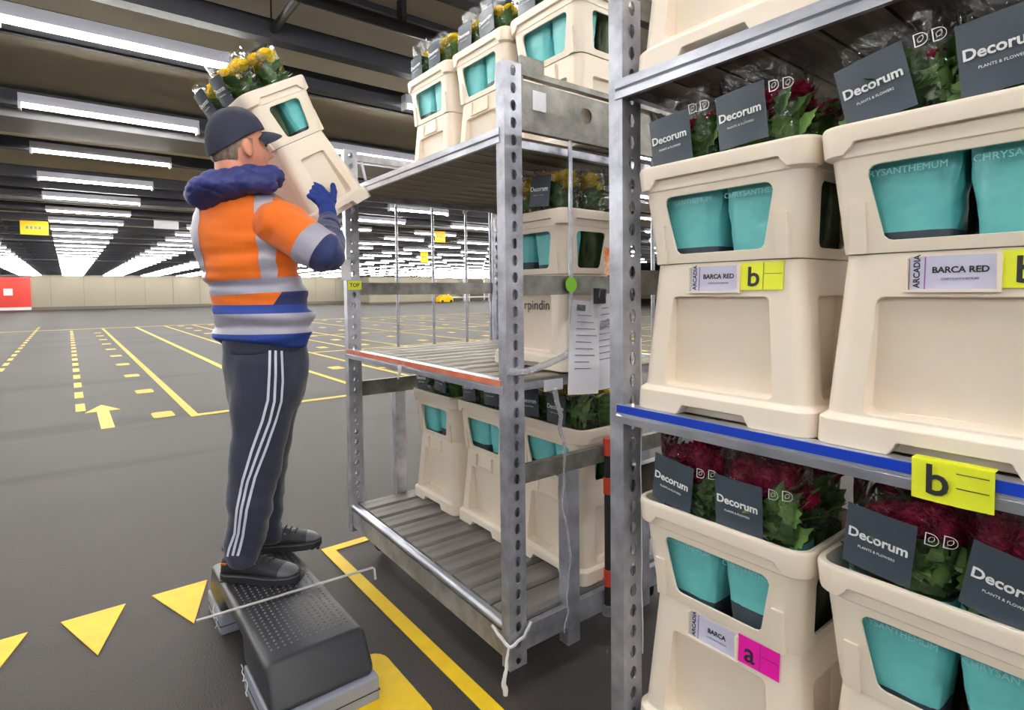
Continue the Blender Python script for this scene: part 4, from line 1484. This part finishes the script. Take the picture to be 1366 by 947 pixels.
# hair below the cap
hr = MB()
nu2 = 40
rings = []
for j in range(9):
    z = -.50 + j * .085
    ring = []
    for i in range(nu2 + 1):
        a = math.radians(80 + 200 * i / nu2)
        c = math.sqrt(max(0, 1 - z * z))
        x, y, zz = head_pt((c * math.cos(a), c * math.sin(a), z))
        fr = .30 if (i < 6 or i > nu2 - 6) else 1
        k = 1.0 if (i in (0, nu2) or j == 0) else 1.055 + .012 * math.sin(i * 2.7 + j * 1.9)
        if z < -.1 and math.cos(a) > -.35: k = .96
        ring.append(hl(x * k, y * k, zz))
    rings.append(ring)
hr.rings(rings, cap=False, closed=False)
hr.obj('hair', 'hair', body, 180)
ct, st_ = math.cos(math.radians(15)), math.sin(math.radians(15))


def hc(x, y, z):
    z -= .012
    return hl(x * ct - z * st_, y, x * st_ + z * ct + .014)


# cap
cp_ = MB()
rings = []
for j in range(13):
    t = j / 12
    el = math.radians(8 + 82 * t)
    ring = []
    for i in range(40):
        a = 2 * PI * i / 40
        x = .112 * math.cos(el) ** .8 * math.cos(a) - .006
        y = .090 * math.cos(el) ** .8 * math.sin(a)
        z = .012 + .125 * math.sin(el) - .012 * math.cos(a) * (1 - t) * -1.4
        k = 1 + .012 * math.cos(6 * a) * (1 - t)
        ring.append(hc(x * k, y * k, z + (-.024 if math.cos(a) < 0 else 0) * (1 - t) * abs(math.cos(a))))
    rings.append(ring)
cp_.rings(rings)
cap_o = link('cap', cp_.mesh('cap', 'capm', 50), man, INV)
bm_ = MB()
top, bot = [], []
nb = 16
for j in range(6):
    t = j / 5
    rt, rb = [], []
    for i in range(nb + 1):
        a = math.radians(-62 + 124 * i / nb)
        y = .088 * math.sin(a)
        x0 = .104 * math.cos(a)
        ext = .076 * (math.cos(a * 1.35) if abs(a) < 1.1 else 0) ** .7 if math.cos(a * 1.35) > 0 else 0
        x = x0 - .012 + ext * t
        z = .036 - .030 * (y / .08) ** 2 - .022 * t * t
        rt.append(hc(x, y, z + .004))
        rb.append(hc(x, y, z))
    top.append(rt)
    bot.append(rb)
bm_.rings([a + b[::-1] for a, b in zip(top, bot)])
bm_.obj('brim', 'capm', cap_o, 40)
MB().ellipsoid(hc(-.006, 0, .139), Fx * .007, Ly * .007, Uz * .004, 10, 6).obj('cap_button', 'capm', cap_o, 180)


# gloves
def glove(center, wrist, palm_n, fdir, tdir):
    """palm_n points from the palm into the thing held, fdir along the fingers, tdir to the thumb side"""
    mb = MB()
    mb.ellipsoid(center, fdir * .052, tdir * .050, palm_n * .024, 16, 10)
    mb.tube([wrist, wrist.lerp(center, .5), center], [.036, .036, .030], 14)
    for k, (o_, ln) in enumerate(((.031, .072), (.011, .080), (-.010, .074), (-.030, .058))):
        b = center + fdir * .026 + tdir * o_
        f1 = b + fdir * ln * .48 - palm_n * .004
        f2 = f1 + (fdir * .75 + palm_n * .66).normalized() * ln * .36
        f3 = f2 + (fdir * .35 + palm_n * .94).normalized() * ln * .26
        mb.tube([b, f1, f2, f3], [.0135, .013, .012, .010], 10)
        mb.ellipsoid(f3, fdir * .008, tdir * .008, palm_n * .008, 8, 6)
    tb = center - fdir * .012 + tdir * .034
    t1 = tb + (tdir * .8 + fdir * .45).normalized() * .036
    t2 = t1 + (tdir * .75 + fdir * .6 + palm_n * .25).normalized() * .034
    mb.tube([tb - tdir * .015, tb, t1, t2], [.018, .016, .0145, .012], 10)
    mb.ellipsoid(t2, fdir * .010, tdir * .010, palm_n * .010, 8, 6)
    me = remesh(mb, .0042, 3)
    wrinkle(me, fold(40, .0012))
    setmats(me, ['glove'])
    return me


fd = (-R0 * .86 + ZU * .25 + FH * .3)
fd = (fd - hx * fd.dot(hx)).normalized()
td = hx.cross(fd)
if td.z < 0: td = -td
part('glove', glove(HP + hx * .022, W_r, -hx, fd, td))
cuff = MB().tube([W_r.lerp(E_r, .16), W_r, W_r.lerp(HP, .25)], [.047, .045, .040], 18)
setm = remesh(cuff, .006, 2)
setmats(setm, ['navy'])
part('knit_cuff', setm, jacket)
fdl = (hu * .2 + hy * .9).normalized()
part('glove', glove(HL - hx * .022, W_l, hx, fdl, hu))


# shoes
def shoe(heel, toe, name, sole_z=.2035):
    d = Vector((toe.x - heel.x, toe.y - heel.y, 0))
    Lx = d.length
    d.normalize()
    sc = Lx / .295
    mw = Matrix(((d.x, -d.y, 0, heel.x + d.x * .075 * sc), (d.y, d.x, 0, heel.y + d.y * .075 * sc), (0, 0, 1, sole_z), (0, 0, 0, 1))) @ Matrix.Diagonal((sc, 1, 1, 1))
    root = link(name, None, man, INV @ mw)
    root.empty_display_size = .02
    sec = [(-.076, .020, .052), (-.066, .032, .096), (-.04, .039, .118), (0.0, .041, .116), (.04, .042, .098), (.08, .045, .084), (.12, .049, .073), (.16, .049, .062), (.19, .042, .052), (.207, .028, .042), (.215, .014, .034)]
    mb = MB()
    for k in range(1):
        rings = []
        for x, w_, h in sec:
            ring = []
            for i in range(20):
                a = 2 * PI * i / 20
                c, s_ = math.cos(a), math.sin(a)
                yy = math.copysign(abs(c) ** .75, c) * w_ * (1 if s_ < 0 else 1 - .28 * s_ * s_)
                zz = .024 + (h - .024) * (.5 + .5 * math.copysign(abs(s_) ** .8, s_))
                ring.append((x, yy, zz))
            rings.append(ring)
        mb.rings(rings)
    up = mb.mesh('shoe_upper', ['shoe', 'shoe_g'], 180)
    for p in up.polygons:
        if p.center.x > .168: p.material_index = 1
    u = link('shoe_upper', up, root)
    sl = MB()
    out = [(-.083, .0), (-.076, .024), (-.05, .040), (0, .041), (.05, .044), (.10, .052), (.15, .054), (.195, .044), (.218, .022), (.225, 0)]
    out = out + [(x, -y) for x, y in out[-2:0:-1]]
    sl.rings([[(x, y, .004) for x, y in out], [(x * 1.0, y, .026) for x, y in out], [(x * .985, y * .96, .036) for x, y in out]])
    for k in range(12):
        x = -.07 + k * .025
        wy = .036 if x < .04 else .046
        sl.box(x, x + .014, -wy, wy, 0, .006)
    sl.obj('sole', 'shoe_k', root, 35)
    gl_ = MB().rings([[(x * 1.004, y * 1.02, .026) for x, y in out], [(x * 1.004, y * 1.02, .031) for x, y in out]], cap=False)
    gl_.obj('sole_rim', 'shoe_g', root, 180)
    co = MB().tube([(-.05 + .034 * math.cos(a), .036 * math.sin(a), .116 + .012 * (math.cos(a) < -.3)) for a in [2 * PI * k / 16 for k in range(17)]], .011, 8)
    for v in range(len(co.v)): co.v[v] = (co.v[v][0] + .02, co.v[v][1], co.v[v][2])
    co.obj('shoe_collar', 'shoe_k', root, 180)
    for k in range(5):
        x = .018 + k * .023
        z = .112 - k * .0085
        MB().tube([(x, -.030, z - .014), (x + .004, -.012, z + .004), (x + .006, .012, z + .004), (x + .002, .030, z - .014)], .0028, 6).obj('lace', 'shoe_k', root, 180)
        for s in (-1, 1): MB().tube([(x + .003, s * .033, z - .016), (x + .008, s * .037, z - .026), (x - .002, s * .037, z - .026), (x + .003, s * .033, z - .016)], .0018, 6).obj('eyelet', 'stool_g', root, 180)
    for i, (x, m) in enumerate(((-.062, 'orange_strip'), (-.02, 'orange_strip'))):
        for s in (-1, 1): MB().box(x, x + .022, s * .0405 - .002, s * .0405 + .002, .072, .078).obj('accent_tab', M['orange'], root)
    return root


shoe(at(299, 772, Z=.2), at(399, 776, Z=.2), 'shoe')
shoe(at(338, 737, Z=.2), at(428, 727, Z=.2), 'shoe')
